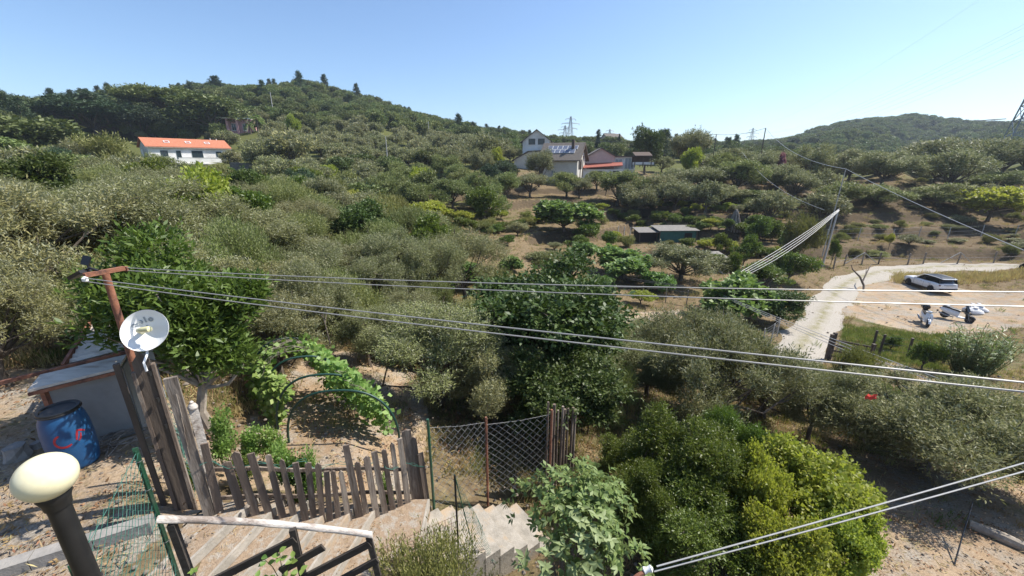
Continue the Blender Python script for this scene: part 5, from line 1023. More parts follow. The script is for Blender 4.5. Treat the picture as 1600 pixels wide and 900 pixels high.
# ---------------------------------------------------------------- chain link fence on the right of the pickets
cf = thing('chain_link_fence', 'rusty chain link fence going down beside the stairs', 'fence', (0, 0, 0)); CP = [(onz(678, 790, 2.82), 655, 'green_post'), (onz(762, 770, 2.25), 652, 'rust'), (onz(858, 762, 1.85), 640, 'rust')]
tops = []
for b2, ty, mt_ in CP: tt = Vector((b2.x, b2.y, topz(b2.y, ty))); tops.append(tt); MB().tube([b2-Vector((0, 0, .3)), tt], .022, 8).build('post', mt_, cf)
for i in range(2):
    a, c = CP[i][0], CP[i+1][0]; at_, ct_ = tops[i]-Vector((0, 0, .15)), tops[i+1]-Vector((0, 0, .1)); chain(cf, a, c, ct_, at_, 17, 22, .0042, 'zinc_wire', wob=.006); MB().tube([at_, at_.lerp(ct_, .5)-Vector((0, 0, .03)), ct_], .003, 4).build('tension_wire', 'zinc_wire', cf)
pl = thing('stake_bundle', 'row of thin grey wooden stakes beside the chain link fence', 'fence', (0, 0, 0))
for k in range(9): b2 = base_at(852+k*5.2, 6.6+.06*k); MB().tube([b2-Vector((0, 0, .3)), Vector((b2.x+.02*math.sin(k*2), b2.y, topz(b2.y, 628+14*abs(math.sin(k*1.7)))))], .02+.006*(k % 3), 6).build('stake', 'picket_wood', pl)
g_p = 'thin stakes right of the stake row'
for k, px in enumerate((918, 940, 962, 978)): b2 = base_at(px, 8.6+.3*k); tag(MB().tube([(0, 0, -.2), (.02, 0, topz(b2.y, 600+8*k)-b2.z)], .018, 6).build('thin_stake', 'dark_wood', None, loc=b2), ('first', 'second', 'third', 'last')[k]+' thin dark stake right of the stake row', 'stake', g_p)
wm = thing('rusty_mesh', 'rusty welded wire mesh along the edge of the landing', 'fence', (0, 0, 0)); m0, m1 = onz(590, 905, 2.95), onz(716, 850, 2.95); weld(wm, m0, m1, Vector((m1.x, m1.y, topz(m1.y, 805))), Vector((m0.x, m0.y, topz(m0.y, 862))), 13, 5, .0035, 'rust_wire')
MB().tube([m1-Vector((0, 0, .2)), Vector((m1.x, m1.y, topz(m1.y, 742)))], .014, 8).build('post', 'black_metal', wm); MB().tube([onz(690, 862, 2.95)-Vector((0, 0, .2)), Vector((onz(690, 862, 2.95).x, onz(690, 862, 2.95).y, topz(onz(690, 862, 2.95).y, 822)))], .009, 6).build('post', 'black_metal', wm)
gm_ = thing('green_mesh_corner', 'drooping dark green wire mesh hanging from the black post beside the stairs', 'netting', (0, 0, 0)); tp = Vector((m1.x, m1.y, topz(m1.y, 742))); q1 = base_at(775, 4.6)+Vector((0, 0, .35)); q0 = m1+Vector((.08, .05, -.15))
chain(gm_, q0, q1, tp.lerp(q1, .55)+Vector((0, 0, .12)), tp, 14, 22, .0022, 'green_wire', wob=.02); MB().tube([tp, q0+Vector((.12, .02, 0))], .008, 6).build('brace', 'green_post', gm_)
# ---------------------------------------------------------------- foreground plants
PR['laurel'] = make_tree(101, 'laurel_leaf', 3400, 7, .115, .036, 1.0, 1.15, 2.3, 22, .45, 1.1, .075, 'pale_bark', Ltw=.28, upb=.75, spread=.75, nup=.5)
PR['persim'] = make_tree(102, 'glossy_leaf', 5200, 6, .115, .058, 1.75, 1.6, 2.3, 30, .6, .9, .1, Ltw=.3, upb=.1, spread=.9, nup=.8)
PR['box_shrub'] = make_tree(103, 'shrub_leaf', 8000, 8, .05, .02, .95, 1.1, 1.5, 34, .33, .5, .05, Ltw=.2, upb=.5)
PR['vine'] = make_tree(104, 'vine_leaf', 4600, 6, .075, .055, 1.2, .9, 1.2, 36, .36, .3, .04, Ltw=.25, upb=.25, spread=1.0, nup=1.0)
PR['weed'] = make_tree(105, 'laurel_leaf', 420, 6, .06, .04, .28, .5, .55, 10, .2, .1, .012, Ltw=.16, upb=.7, nup=.9)
PR['limeweed'] = make_tree(106, 'bean_leaf', 420, 6, .06, .042, .28, .5, .55, 10, .2, .1, .012, Ltw=.16, upb=.7, nup=.9)
PR['rosemary'] = make_tree(107, 'scrub_leaf', 2600, 8, .035, .009, .62, .3, .32, 18, .24, .1, .02, Ltw=.16, upb=.9, spread=.5)
T('laurel', 340, 5.8, 215, 372, 'laurel_tree', 'glossy green laurel tree with pale trunk behind the antenna dish', rot=2)
T('laurel', 300, 7.4, 130, 396, 'laurel_tree', 'laurel foliage behind the rusty pole, left of the pale-trunked laurel', rot=4.2)
T('persim', 872, 8.3, 175, 560, 'dark_leafy_tree', 'added dark-leaved shade tree in front of the big glossy one, above the stakes', rot=3)  # extra tree added to throw shade over the ground to its left
T('persim', 852, 10.8, 240, 420, 'dark_leafy_tree', 'big glossy dark-leaved tree in the centre crossed by the wires', rot=1)
T('box_shrub', 1045, 5.6, 180, 662, 'green_shrub', 'dense dark green small-leaved shrub in the lower centre right', cat='shrub', rot=.5)
T('box_shrub', 1060, 4.6, 190, 775, 'green_shrub', 'dark shaded lower shrub under the dense green shrub', cat='shrub', rot=2.5)
T('vine', 1228, 5.3, 190, 720, 'vine_mound', 'yellow-green creeper mound in the lower right', cat='shrub', rot=.3)
T('vine', 1290, 4.4, 130, 808, 'vine_mound', 'creeper mound at the bottom edge right of the dark shrub', cat='shrub', rot=2)
T('vine', 1200, 4.2, 140, 815, 'vine_mound', 'creeper mound at the bottom edge under the two cables', cat='shrub', rot=4)
for k_, px, Y, w, t, lb in (('vine', 1150, 5.1, 95, 716, 'creeper shoots spilling over the right side of the dark shrub'), ('vine', 1300, 5.7, 95, 752, 'looser creeper clump at the right flank of the mound'),
        ('box_shrub', 975, 6.3, 115, 690, 'small-leaved shrub behind the large-leaved shrub'), ('box_shrub', 1128, 6.4, 105, 652, 'upright shoot clump on the right of the dense green shrub'), ('box_shrub', 1010, 4.9, 120, 745, 'lower left flank of the dense green shrubs')):
    T(k_, px, Y, w, t, 'green_shrub' if k_[0] == 'b' else 'vine_mound', lb, cat='shrub')
T('rosemary', 690, 3.55, 215, 852, 'rosemary_bush', 'low dry rosemary bush at the bottom edge beside the stairs', cat='shrub')
g_w = 'weeds around the picket fence'
for px, Y, w, t, k, lb in ((470, 4.55, 50, 716, 'weed', 'dark green ivy bush growing through the middle of the picket fence'), (498, 4.62, 30, 700, 'limeweed', 'lime weed on the right side of the ivy bush in the fence'), (362, 5.0, 46, 640, 'limeweed', 'bright lime weed behind the left pickets'), (400, 5.2, 44, 668, 'limeweed', 'green weed at the foot of the laurel trunk'),
        (432, 5.3, 40, 665, 'limeweed', 'green weed under the left bean vines'), (300, 4.25, 34, 735, 'weed', 'small weed at the foot of the brown board'), (610, 5.0, 24, 742, 'limeweed', 'small weed behind the right pickets'), (385, 4.7, 40, 715, 'weed', 'dark weed behind the third picket'), (455, 4.7, 40, 690, 'limeweed', 'lime shoots above the ivy bush')):
    T(k, px, Y, w, t, 'weed', lb, g_w, cat='weed')
# large-leaved shrub: every visible leaf its own piece
def leaf_piece(L_, W_, mt):
    m_ = MB(); n_ = 5; xs = np.linspace(0, 1, n_+1); V_ = []
    for x in xs: w = W_*math.sin(math.pi*min(1, x*.96+.02)**.85)*.5; d = -.10*L_*x*x; V_ += [(w, x*L_, d+w*.35), (0, x*L_, d), (-w, x*L_, d+w*.35)]
    m_.add(V_, [(3*i+k, 3*i+k+1, 3*i+k+4, 3*i+k+3) for i in range(n_) for k in range(2)]); me = m_.mesh('leaf', mt, True); me.attributes.new('v', 'FLOAT', 'FACE').data.foreach_set('value', [random.random()]*len(me.polygons)); return me
LV = [leaf_piece(.085, .038, 'big_leaf'), leaf_piece(.095, .042, 'big_leaf'), leaf_piece(.075, .035, 'big_leaf'), leaf_piece(.09, .038, 'big_leaf')]
b2 = base_at(884, 3.7); vb = thing('large_leaved_shrub', 'pale green shrub with large oval leaves at the bottom centre', 'shrub', b2); rg = np.random.default_rng(77)
rad = .95; ztop = topz(3.7, 748)-b2.z; lob = [(np.array([rad*.72*math.cos(a)*q, rad*.72*math.sin(a)*q, ztop-.5-.35*q+.25*rg.random()]), .42) for a, q in [(rg.random()*6.28, rg.random()**.5) for _ in range(26)]]
allp = []
for c, r in lob:
    for _ in range(22):
        u = rnd_dir(rg, 1)[0]; u[2] = abs(u[2])*1.2-.35; tip = c+u*r*(.75+.25*rg.random()); dr2 = unit(u+np.array([0, 0, .5])+rg.normal(size=3)*.2)
        for k in range(6):
            a = k*1.05+rg.random(); s1 = unit(np.cross(dr2, [.3, .2, .9])); s2 = np.cross(dr2, s1); ax = unit((s1*math.cos(a)+s2*math.sin(a))+dr2*(.15+.55*rg.random())); allp.append((tip-dr2*.014*k, ax, dr2+rg.normal(size=3)*.15))
tocam = unit(np.array([-b2.x, -b2.y, CH-b2.z-1.8])); allp.sort(key=lambda q: -float(np.dot(q[0], tocam)))
for p, ax, nm in allp[:300]:
    y_ = Vector(ax); z_ = Vector(nm); z_ = (z_-y_*z_.dot(y_)).normalized(); x_ = y_.cross(z_); s_ = .8+.45*rg.random(); l_ = link('leaf', LV[int(rg.integers(4))], vb); l_.matrix_local = Matrix(((x_.x*s_, y_.x*s_, z_.x*s_, p[0]), (x_.y*s_, y_.y*s_, z_.y*s_, p[1]), (x_.z*s_, y_.z*s_, z_.z*s_, p[2]), (0, 0, 0, 1)))
rest = allp[300:]; V, Q_ = leaves(np.array([q[0] for q in rest]), np.array([q[1] for q in rest]), np.array([q[2] for q in rest]), .09, .042, .2); o_ = link('foliage', quad_mesh('foliage', V, Q_, 'big_leaf', v=rg.random(len(Q_))), vb); o_['kind'] = 'stuff'
m_ = MB()
for c, r in lob: m_.tube([(0, 0, -.1), (c[0]*.4, c[1]*.4, c[2]*.5), tuple(c)], [.022, .015, .007], 6)
m_.build('stems', 'bark', vb)
# sprig hanging over the handrail boards
sp = thing('leafy_sprig', 'leafy sprig climbing the middle post of the handrail', 'plant', rp(440, 905)); SL = leaf_piece(.075, .05, 'bean_leaf'); o0 = rp(440, 905)
m_ = MB(); ends = [rp(*q)+n2*(.06+.02*i) for i, q in enumerate(((412, 862), (440, 852), (462, 858), (418, 890), (450, 885), (478, 868), (405, 878)))]
for i, e in enumerate(ends):
    m_.tube([Vector((0, 0, -.1)), (e-o0)*.5+Vector((.01, 0, .02)), e-o0], [.005, .004, .002], 5)
    for k in range(4):
        d_ = (Vector((math.cos(k*1.9+i), math.sin(k*2.3+i)-.3, .3))).normalized(); z_ = (Vector((.2, -.4, 1))-d_*Vector((.2, -.4, 1)).dot(d_)).normalized(); x_ = d_.cross(z_); p = (e-o0)*(1-.1*k); l_ = link('leaf', SL, sp); l_.matrix_local = Matrix(((x_.x, d_.x, z_.x, p.x), (x_.y, d_.y, z_.y, p.y), (x_.z, d_.z, z_.z, p.z), (0, 0, 0, 1)))
m_.build('stem', 'laurel_leaf', sp)
sp2 = thing('leafy_sprig', 'tiny sprig at the bottom edge beside the green post', 'plant', onz(302, 893, 4.5))
for k in range(5): d_ = Vector((math.cos(k*1.25), math.sin(k*1.25), .25)).normalized(); z_ = (Vector((0, 0, 1))-d_*d_.z).normalized(); x_ = d_.cross(z_); l_ = link('leaf', SL, sp2); l_.matrix_local = Matrix(((x_.x*.6, d_.x*.6, z_.x*.6, 0), (x_.y*.6, d_.y*.6, z_.y*.6, 0), (x_.z*.6, d_.z*.6, z_.z*.6, 0), (0, 0, 0, 1)))
MB().tube([(0, 0, 0), (.02, 0, -.3), (0, 0, -.62)], .004, 4).build('stem', 'old_wood', sp2)
# red cloth, leaning rod and log of the lower right
o = base_at(1352, 9.6); rc = at(1352, 624, 8.0); m_ = MB(); V_ = [Vector((x*.055, .02*math.sin(x*3+y*2), y*.05+.02*math.sin(x*2.2)))+rc for y in range(3) for x in range(5)]; m_.add(V_+[v+Vector((0, .012, 0)) for v in V_], [(5*y+x, 5*y+x+1, 5*y+x+6, 5*y+x+5) for y in range(2) for x in range(4)]+[(15+5*y+x+5, 15+5*y+x+6, 15+5*y+x+1, 15+5*y+x) for y in range(2) for x in range(4)])
flat_mat('red_cloth', (.62, .05, .03), .7); tag(m_.build('red_cloth', 'red_cloth'), 'small red cloth caught in the large silvery olive', 'cloth')
b2 = gnd(1489, 893); tag(MB().tube([b2-Vector((0, 0, .1)), at(1503, 840, depth(b2)+.35), at(1520, 785, depth(b2)+.7)], [.014, .012, .01], 6).build('iron_rod', 'black_metal'), 'thin dark iron rod leaning out of the bare ground at lower right', 'rod')
a, c = gnd(1512, 824), gnd(1620, 872); tag(MB().tube([a+Vector((0, 0, .07)), a.lerp(c, .5)+Vector((0, 0, .09)), c+Vector((0, 0, .07))], [.09, .11, .10], 10).build('pale_log', 'pale_bark'), 'pale log lying on the bare ground at the right edge', 'log')
# ---------------------------------------------------------------- parked car
flat_mat('car_white', (.80, .81, .82), .22); flat_mat('car_glass', (.012, .014, .016), .06); flat_mat('car_black', (.015, .015, .016), .35); flat_mat('tyre', (.02, .02, .02), .85); flat_mat('tail_red', (.12, .008, .01), .2); mat('alloy', (.22, .22, .23), (.16, .16, .17), .35, .7)
flat_mat('plate_white', (.7, .7, .7), .4); flat_mat('chrome', (.6, .6, .62), .15, .9)
def wheel(par, c, r, w, spokes=10, ax='y'):
    R = Matrix.Rotation(math.pi/2, 4, 'X'); M = Matrix.Translation(c) @ R
    o = MB().lathe([(r*.66, -w/2), (r*.9, -w/2), (r, -w*.32), (r, w*.32), (r*.9, w/2), (r*.66, w/2)], 28, M).build('wheel', 'tyre', par, True)
    m_ = MB().lathe([(r*.66, -w*.46), (r*.6, -w*.2), (r*.6, w*.2), (r*.66, w*.46)], 24, M)
    for k in range(spokes):
        a = 2*math.pi*k/spokes
        for s in (-1, 1): m_.beam(M @ Vector((r*.08*math.cos(a), r*.08*math.sin(a), s*w*.42)), M @ Vector((r*.64*math.cos(a), r*.64*math.sin(a), s*w*.42)), .035*r/.35, .03, up=(0, 1, 0))
    m_.lathe([(.001, -w*.47), (r*.14, -w*.46), (r*.14, w*.46), (.001, w*.47)], 12, M); m_.build('rim', 'alloy', o); return o
cb_ = gnd(1449, 451); car = thing('parked_car', 'white sport utility car with black roof parked beside the tall dry grass', 'car', cb_, math.radians(86)); car.scale = (.80, .86, .86)
ST = [(-2.27, .70, .55, .95), (-2.22, .86, .40, 1.04), (-1.95, .95, .34, 1.09), (-1.4, .975, .30, 1.08), (-.6, .975, .29, 1.05), (.3, .975, .29, 1.02), (1.0, .97, .29, 1.0), (1.5, .955, .30, .98), (1.95, .91, .34, .92), (2.2, .82, .42, .82), (2.28, .66, .52, .72)]
bs = MB(); bs.loft([[(x, -hw*.9, zb), (x, -hw, zb+.12), (x, -hw*1.0, zs-.26), (x, -hw*.97, zs-.1), (x, -hw*.86, zs), (x, -hw*.4, zs+.03), (x, hw*.4, zs+.03), (x, hw*.86, zs), (x, hw*.97, zs-.1), (x, hw*1.0, zs-.26), (x, hw, zb+.12), (x, hw*.9, zb)] for x, hw, zb, zs in ST]); body = bs.build('body', 'car_white', car, True)
def ring(x0, x1, y0, y1, z, c=.12): return [(x0, -y0+c, z), (x0, y0-c, z), (x0+c, y0, z), (x1-c*2, y1, z), (x1, y1-c*2, z), (x1, -y1+c*2, z), (x1-c*2, -y1, z), (x0+c, -y0, z)]
gl = MB().loft([ring(-2.12, .98, .85, .84, 1.04), ring(-1.98, .55, .78, .77, 1.32), ring(-1.78, .12, .68, .67, 1.56)]).build('windows', 'car_glass', car, True)
rf_ = MB().loft([ring(-1.95, .14, .71, .69, 1.555), ring(-1.93, .10, .70, .68, 1.60), ring(-1.80, .0, .60, .58, 1.635)]).build('roof', 'car_black', car, True)
for s in (-1, 1):
    MB().tube([(.98, s*.78, 1.03), (.52, s*.745, 1.33), (.12, s*.69, 1.565), (-.6, s*.70, 1.60), (-1.4, s*.70, 1.59), (-1.9, s*.70, 1.55)], .035, 6).build('roof_rail', 'car_white', rf_); MB().prism([(-1.95, s*.80, 1.05), (-2.13, s*.82, 1.05), (-1.99, s*.73, 1.50), (-1.85, s*.74, 1.50)], (0, s*.02, 0)).build('rear_pillar', 'car_black', car)
    MB().box((-.35, s*.8, 1.28), (.05, .05, .5), Matrix.Rotation(s*.22, 3, 'X')).build('door_pillar', 'car_black', car); MB().box((.62, s*1.03, 1.06), (.14, .2, .13)).build('mirror', 'car_white', car)
    MB().box((-.15, s*.985, .86), (.16, .025, .03)).build('door_handle', 'chrome', body); MB().box((-1.05, s*.985, .88), (.16, .025, .03)).build('door_handle', 'chrome', body)
    for xx in (.75, -.42, -1.2): MB().box((xx, s*.977, .68), (.012, .006, .58)).build('door_seam', 'car_black', body)
    MB().box((0, s*.965, .33), (3.9, .06, .14)).build('sill_trim', 'car_black', car)
    MB().box((-2.17, s*.72, .90), (.12, .34, .11)).build('tail_light', 'tail_red', car); MB().box((2.12, s*.66, .80), (.2, .32, .10)).build('headlight', 'chrome', car)
    for xx in (-1.36, 1.36):
        MB().lathe([(.001, -.02), (.40, -.02), (.42, 0), (.40, .02), (.001, .02)], 28, Matrix.Translation((xx, s*.955, .36)) @ Matrix.Rotation(math.pi/2, 4, 'X')).build('wheel_arch', 'car_black', car); wheel(car, (xx, s*.90, .34), .345, .23)
MB().loft([ring(-2.16, -1.8, .70, .70, 1.50, .05), ring(-2.14, -1.8, .68, .68, 1.555, .05)]).build('spoiler', 'car_white', car)
MB().box((-2.19, 0, .48), (.22, 1.66, .24)).build('rear_bumper', 'car_black', car); MB().box((-2.285, 0, .84), (.02, .52, .115)).build('number_plate', 'plate_white', car); MB().box((-2.262, 0, .93), (.03, 1.1, .05)).build('tailgate_trim', 'car_black', car)
# ---------------------------------------------------------------- scooters
def scooter(name, label, loc, rot, col, sc=1.0, top_case=True, dark=False):
    o = thing(name, label, 'scooter', loc, rot, 'scooters parked on the dirt'); o.scale = (sc,)*3; bm = 'car_white'; lowm = col; col = 'car_black' if dark else col
    wheel(o, (.66, 0, .25), .25, .11, 6); wheel(o, (-.62, 0, .25), .25, .13, 6)
    MB().loft([[(.66+.30*math.cos(a), y*(1-.15*abs(math.cos(a))), .26+.31*math.sin(a)) for y in (-.075, 0, .075)]+[(.66+.27*math.cos(a), y, .26+.28*math.sin(a)) for y in (.06, 0, -.06)] for a in np.linspace(.2, 2.6, 9)]).build('front_mudguard', col, o, True)
    for s in (-1, 1): MB().tube([(.66, s*.075, .25), (.56, s*.06, .55), (.46, s*.03, .80)], .022, 8).build('fork', 'steel_grey', o)
    MB().loft([[(.50, -.16, .30), (.54, 0, .28), (.50, .16, .30), (.46, .14, .30), (.48, 0, .28), (.46, -.14, .30)], [(.50, -.22, .55), (.58, 0, .52), (.50, .22, .55), (.45, .2, .55), (.5, 0, .52), (.45, -.2, .55)], [(.42, -.18, .82), (.52, 0, .82), (.42, .18, .82), (.37, .16, .82), (.42, 0, .82), (.37, -.16, .82)], [(.36, -.10, .95), (.42, 0, .95), (.36, .10, .95), (.32, .09, .95), (.34, 0, .95), (.32, -.09, .95)]]).build('front_shield', col, o, True)
    MB().loft([[(.02, -.17, .26), (.02, .17, .26), (.02, .17, .33), (.02, -.17, .33)], [(.48, -.15, .26), (.48, .15, .26), (.48, .15, .33), (.48, -.15, .33)]]).build('floor_board', lowm, o)
    MB().loft([[(x, y*w, z0+(z1-z0)*t) for y, t in ((-.6, 0), (-1, .3), (-.95, .75), (-.55, 1), (.55, 1), (.95, .75), (1, .3), (.6, 0))] for x, w, z0, z1 in ((.10, .12, .28, .66), (-.05, .19, .28, .72), (-.4, .20, .34, .76), (-.75, .16, .46, .78), (-.93, .07, .58, .74))]).build('rear_body', lowm, o, True)
    MB().loft([[(x, y*w, z+t) for y, t in ((-1, -.05), (-.9, .05), (0, .075), (.9, .05), (1, -.05))] for x, w, z in ((.14, .10, .72), (.0, .15, .76), (-.3, .16, .79), (-.45, .15, .84), (-.75, .13, .85), (-.85, .08, .82))]).build('seat', 'car_black', o, True)
    hb = MB().tube([(.33, -.34, 1.02), (.38, -.2, 1.0), (.40, 0, .96), (.38, .2, 1.0), (.33, .34, 1.02)], .018, 8).build('handlebar', 'car_black', o); MB().loft([[(.32, -.14, .94), (.46, 0, .93), (.32, .14, .94)], [(.32, -.15, 1.02), (.44, 0, 1.02), (.32, .15, 1.02)], [(.34, -.06, 1.06), (.38, 0, 1.06), (.34, .06, 1.06)]]).build('handlebar_cover', col, o, True)
    MB().lathe([(.001, .02), (.07, .015), (.08, -.03), (.05, -.05)], 14, Matrix.Translation((.56 if dark else .45, 0, .78 if dark else .98)) @ Matrix.Rotation(1.4, 4, 'Y')).build('headlight', 'chrome', o, True)
    for s in (-1, 1): m_ = MB().tube([(.36, s*.25, 1.0), (.38, s*.3, 1.16)], .008, 6).build('mirror_stem', 'car_black', o); MB().lathe([(.001, .012), (.055, .01), (.06, -.01), (.001, -.014)], 12, Matrix.Translation((.38, s*.31, 1.2)) @ Matrix.Rotation(1.4, 4, 'Y')).build('mirror', 'car_black', m_)
    MB().tube([(-.1, -.15, .24), (-.5, -.2, .26), (-.9, -.21, .38)], [.03, .055, .05], 10).build('exhaust', 'steel_grey', o, True); MB().tube([(-.2, .12, .22), (-.25, .24, .0)], .012, 6).build('stand', 'steel_grey', o); MB().box((-.95, 0, .66), (.05, .16, .07)).build('tail_light', 'tail_red', o)
    if top_case: MB().loft([[(-.72-w, -w*1.1, z), (-.72-w, w*1.1, z), (-.72+w, w*1.0, z), (-.72+w, -w*1.0, z)] for w, z in ((.13, .92), (.19, 1.0), (.2, 1.12), (.14, 1.2))]).build('top_case', 'car_black', o, True)
    if dark: MB().loft([[(.52, -.2, .82), (.60, 0, .84), (.52, .2, .82), (.5, .19, .82), (.58, 0, .84), (.5, -.19, .82)], [(.32, -.17, 1.22), (.38, 0, 1.25), (.32, .17, 1.22), (.30, .16, 1.22), (.36, 0, 1.25), (.30, -.16, 1.22)]]).build('windscreen', 'car_glass', o, True); MB().box((-.68, 0, .90), (.3, .22, .08)).build('luggage_rack', 'car_white', o)
    return o
p1 = (gnd(1437, 500)+gnd(1451, 514))/2; w1 = gnd(1451, 514)-gnd(1437, 500); scooter('scooter', 'small white scooter with black top case standing on the dirt', p1, math.atan2(w1.y, w1.x), 'car_white', 1.04)
p2 = (gnd(1475, 497)+gnd(1511, 504))/2; w2 = gnd(1511, 504)-gnd(1475, 497); scooter('scooter', 'black and white large scooter parked left of the white sacks', p2, math.atan2(w2.y, w2.x), 'car_white', 1.0, False, True)
# ---------------------------------------------------------------- sacks, branch, fences round the lot
mat('white_sack', (.66, .66, .65), (.5, .5, .5), .6, scale=3, bump=.5)
for k, (px, py, s) in enumerate(((1513, 484, .42), (1522, 488, .46), (1531, 484, .42), (1527, 479, .36), (1517, 479, .36))):
    b2 = gnd(px, py+3); rg2 = np.random.default_rng(k); secs = []
    for i, (r, z) in enumerate(((.5, -.05), (.8, .05), (.95, .3), (.8, .62), (.4, .85), (.22, .95), (.3, 1.08))): secs.append([b2+Vector((s*r*math.cos(a)*(1+.2*math.sin(a*3+k+i)), s*r*math.sin(a)*(1+.2*math.cos(a*2+k)), s*z)) for a in np.linspace(0, 6.283, 12, endpoint=False)])
    tag(MB().loft(secs).build('white_sack', 'white_sack', None, True), ('leftmost', 'front middle', 'rightmost', 'rear right', 'rear left')[k]+' white sack in the pile behind the scooters', 'sack', 'white sacks behind the scooters')
b2 = gnd(1349, 456); m_ = MB(); m_.tube([b2, b2+Vector((.35, .5, .4)), b2+Vector((.15, .9, 1.1)), b2+Vector((-.35, 1.3, 1.7)), b2+Vector((-.5, 1.4, 2.1))], [.08, .09, .08, .05, .02], 7); m_.tube([b2+Vector((.3, .7, .6)), b2+Vector((1.0, 1.3, 1.2)), b2+Vector((1.7, 1.9, 1.7)), b2+Vector((2.5, 2.6, 1.9))], [.07, .06, .04, .015], 6); m_.tube([b2+Vector((1.0, 1.3, 1.2)), b2+Vector((1.2, 1.7, 1.9))], [.035, .01], 5)
tag(m_.build('dead_branch', 'dark_wood', None, True), 'forked dead branch on the bend of the gravel track', 'branch')
def line_fence(name, label, pts, h, pr, mt, rails, rm, rr_=.02, wires=(), wm_='zinc_wire', wr=.006):
    o = thing(name, label, 'fence', (0, 0, 0)); B_ = [gnd(*p) for p in pts]
    for i, b2 in enumerate(B_): MB().tube([b2-Vector((0, 0, .3)), b2+Vector((.06*math.sin(i*2.3), .04*math.cos(i*1.7), h*(1+.12*math.sin(i*3.1))))], pr, 7).build('post', mt, o)
    for f_ in rails:
        for i in range(len(B_)-1): MB().tube([B_[i]+Vector((0, -.05, f_*h)), B_[i+1]+Vector((0, -.05, f_*h+.03*math.sin(i)))], rr_, 6).build('rail', rm, o)
    for f_ in wires:
        m_ = MB()
        for i in range(len(B_)-1): m_.tube([B_[i]+Vector((0, 0, f_*h)), B_[i].lerp(B_[i+1], .5)+Vector((0, 0, f_*h-.03)), B_[i+1]+Vector((0, 0, f_*h))], wr, 3, False)
        m_.build('fence_wire', wm_, o)
    return o, B_
o, B_ = line_fence('roadside_fence', 'rough wooden fence along the far side of the gravel track', [(1302, 420), (1318, 416), (1346, 414), (1372, 413), (1418, 413.5), (1442, 413), (1495, 412.5), (1552, 411.5), (1608, 410.5)], 1.25, .07, 'old_wood', (.55,), 'old_wood', .035, (.85, .3))
for i in (2, 6):
    for s in (-1, 1): MB().beam(B_[i]+Vector((0, 0, 1.3)), B_[i]+Vector((1.7*s, .1, .1)), .05, .05).build('brace', 'concrete_pole', o)
line_fence('terrace_fence', 'wire fence with pale posts on the bank above the gravel track', [(1290, 378), (1340, 376), (1393, 377), (1434, 373), (1480, 374), (1532, 371), (1584, 371), (1640, 370)], 1.6, .045, 'concrete_pole', (), 'old_wood', .02, (.3, .6, .95), 'zinc_wire', .012)
line_fence('lawn_fence', 'wire fence with dark posts between the lawn and the reed bush', [(1362, 550), (1372, 556), (1416, 562), (1472, 572)], 1.25, .06, 'dark_wood', (), 'dark_wood', .02, (.3, .6, .92), 'zinc_wire', .007)
o = line_fence('trackside_mesh', 'short grey wire mesh fence left of the gravel track', [(1190, 546), (1203, 538), (1214, 526)], 1.25, .035, 'concrete_pole', (), 'old_wood', .02, (.1, .25, .4, .55, .7, .85, .98), 'zinc_wire', .008)[0]
line_fence('plot_fence', 'wire and post fence behind the tilled plot', [(960, 470), (1002, 470), (1040, 473), (1072, 478)], 1.2, .04, 'old_wood', (), 'old_wood', .02, (.5, .9), 'zinc_wire', .007)
gt_ = thing('brush_gate', 'dark wooden gate filled with brushwood beside the gravel track', 'gate', (0, 0, 0)); ga, gb_ = gnd(1291, 562), gnd(1356, 572)
for b2, hh_ in ((ga, 1.45), (ga+Vector((.22, .1, 0)), 1.5), (gb_, 1.2)): MB().box(b2+Vector((0, 0, hh_/2-.15)), (.14, .14, hh_+.3)).build('gate_post', 'dark_wood', gt_)
for k in range(4): MB().beam(ga+Vector((.1, 0, .25+.3*k)), gb_+Vector((0, 0, .2+.27*k)), .04, .08).build('gate_rail', 'dark_wood', gt_)
for k in range(46):
    t = random.random(); b2 = ga.lerp(gb_, t)+Vector((0, .12*random.random(), 0)); MB().tube([b2, b2+Vector((random.uniform(-.12, .12), .05, 1.0+.25*random.random()))], [.014, .006], 4).build('brushwood', 'old_wood', gt_)
# dry hedge of the gate
T('scrub_mid1', 1330, 13.2, 62, 548, 'dry_bush', 'brownish bush behind the brushwood gate', cat='shrub')
# reed bush right of the lawn
b2 = gnd(1512, 588); rb = thing('reed_bush', 'tall grey-green cane bush in front of the scooters', 'shrub', b2); rg = np.random.default_rng(9); Pp = []; Aa = []; m_ = MB(); hb_ = topz(b2.y, 500)-b2.z
for k in range(110):
    a = rg.random()*6.28; q = rg.random()**.6; tip = np.array([math.cos(a)*1.55*q, math.sin(a)*1.3*q, hb_*(.62+.4*rg.random())*(1-.22*q)]); m_.tube([(tip[0]*.35, tip[1]*.35, -.1), (tip[0]*.75, tip[1]*.75, tip[2]*.6), tuple(tip)], [.016, .012, .005], 4, False)
    for j in range(24): t = .15+.85*j/24; p = np.array([tip[0]*(.35+.65*t), tip[1]*(.35+.65*t), tip[2]*t]); Pp.append(p); Aa.append(rg.normal(size=3)*[.8, .8, .35]+[0, 0, .35])
V, Q_ = leaves(np.array(Pp), np.array(Aa), rg.normal(size=(len(Pp), 3))*.5+[0, 0, .9], .34, .045, .1); link('foliage', quad_mesh('foliage', V, Q_, 'reed_leaf', v=rg.random(len(Q_))), rb); m_.build('canes', 'scrub_leaf', rb)
for px, py, w, t, k, lb in ((1440, 578, 40, 536, 'leafy0', 'low green bush between lawn fence and reed bush'), (1390, 548, 30, 524, 'leafy1', 'low green bush behind the lawn fence posts')):
    b2 = gnd(px, py); put_tree(k, b2, w/F*depth(b2), topz(b2.y, t)-b2.z, 'low_bush', lb, cat='shrub')
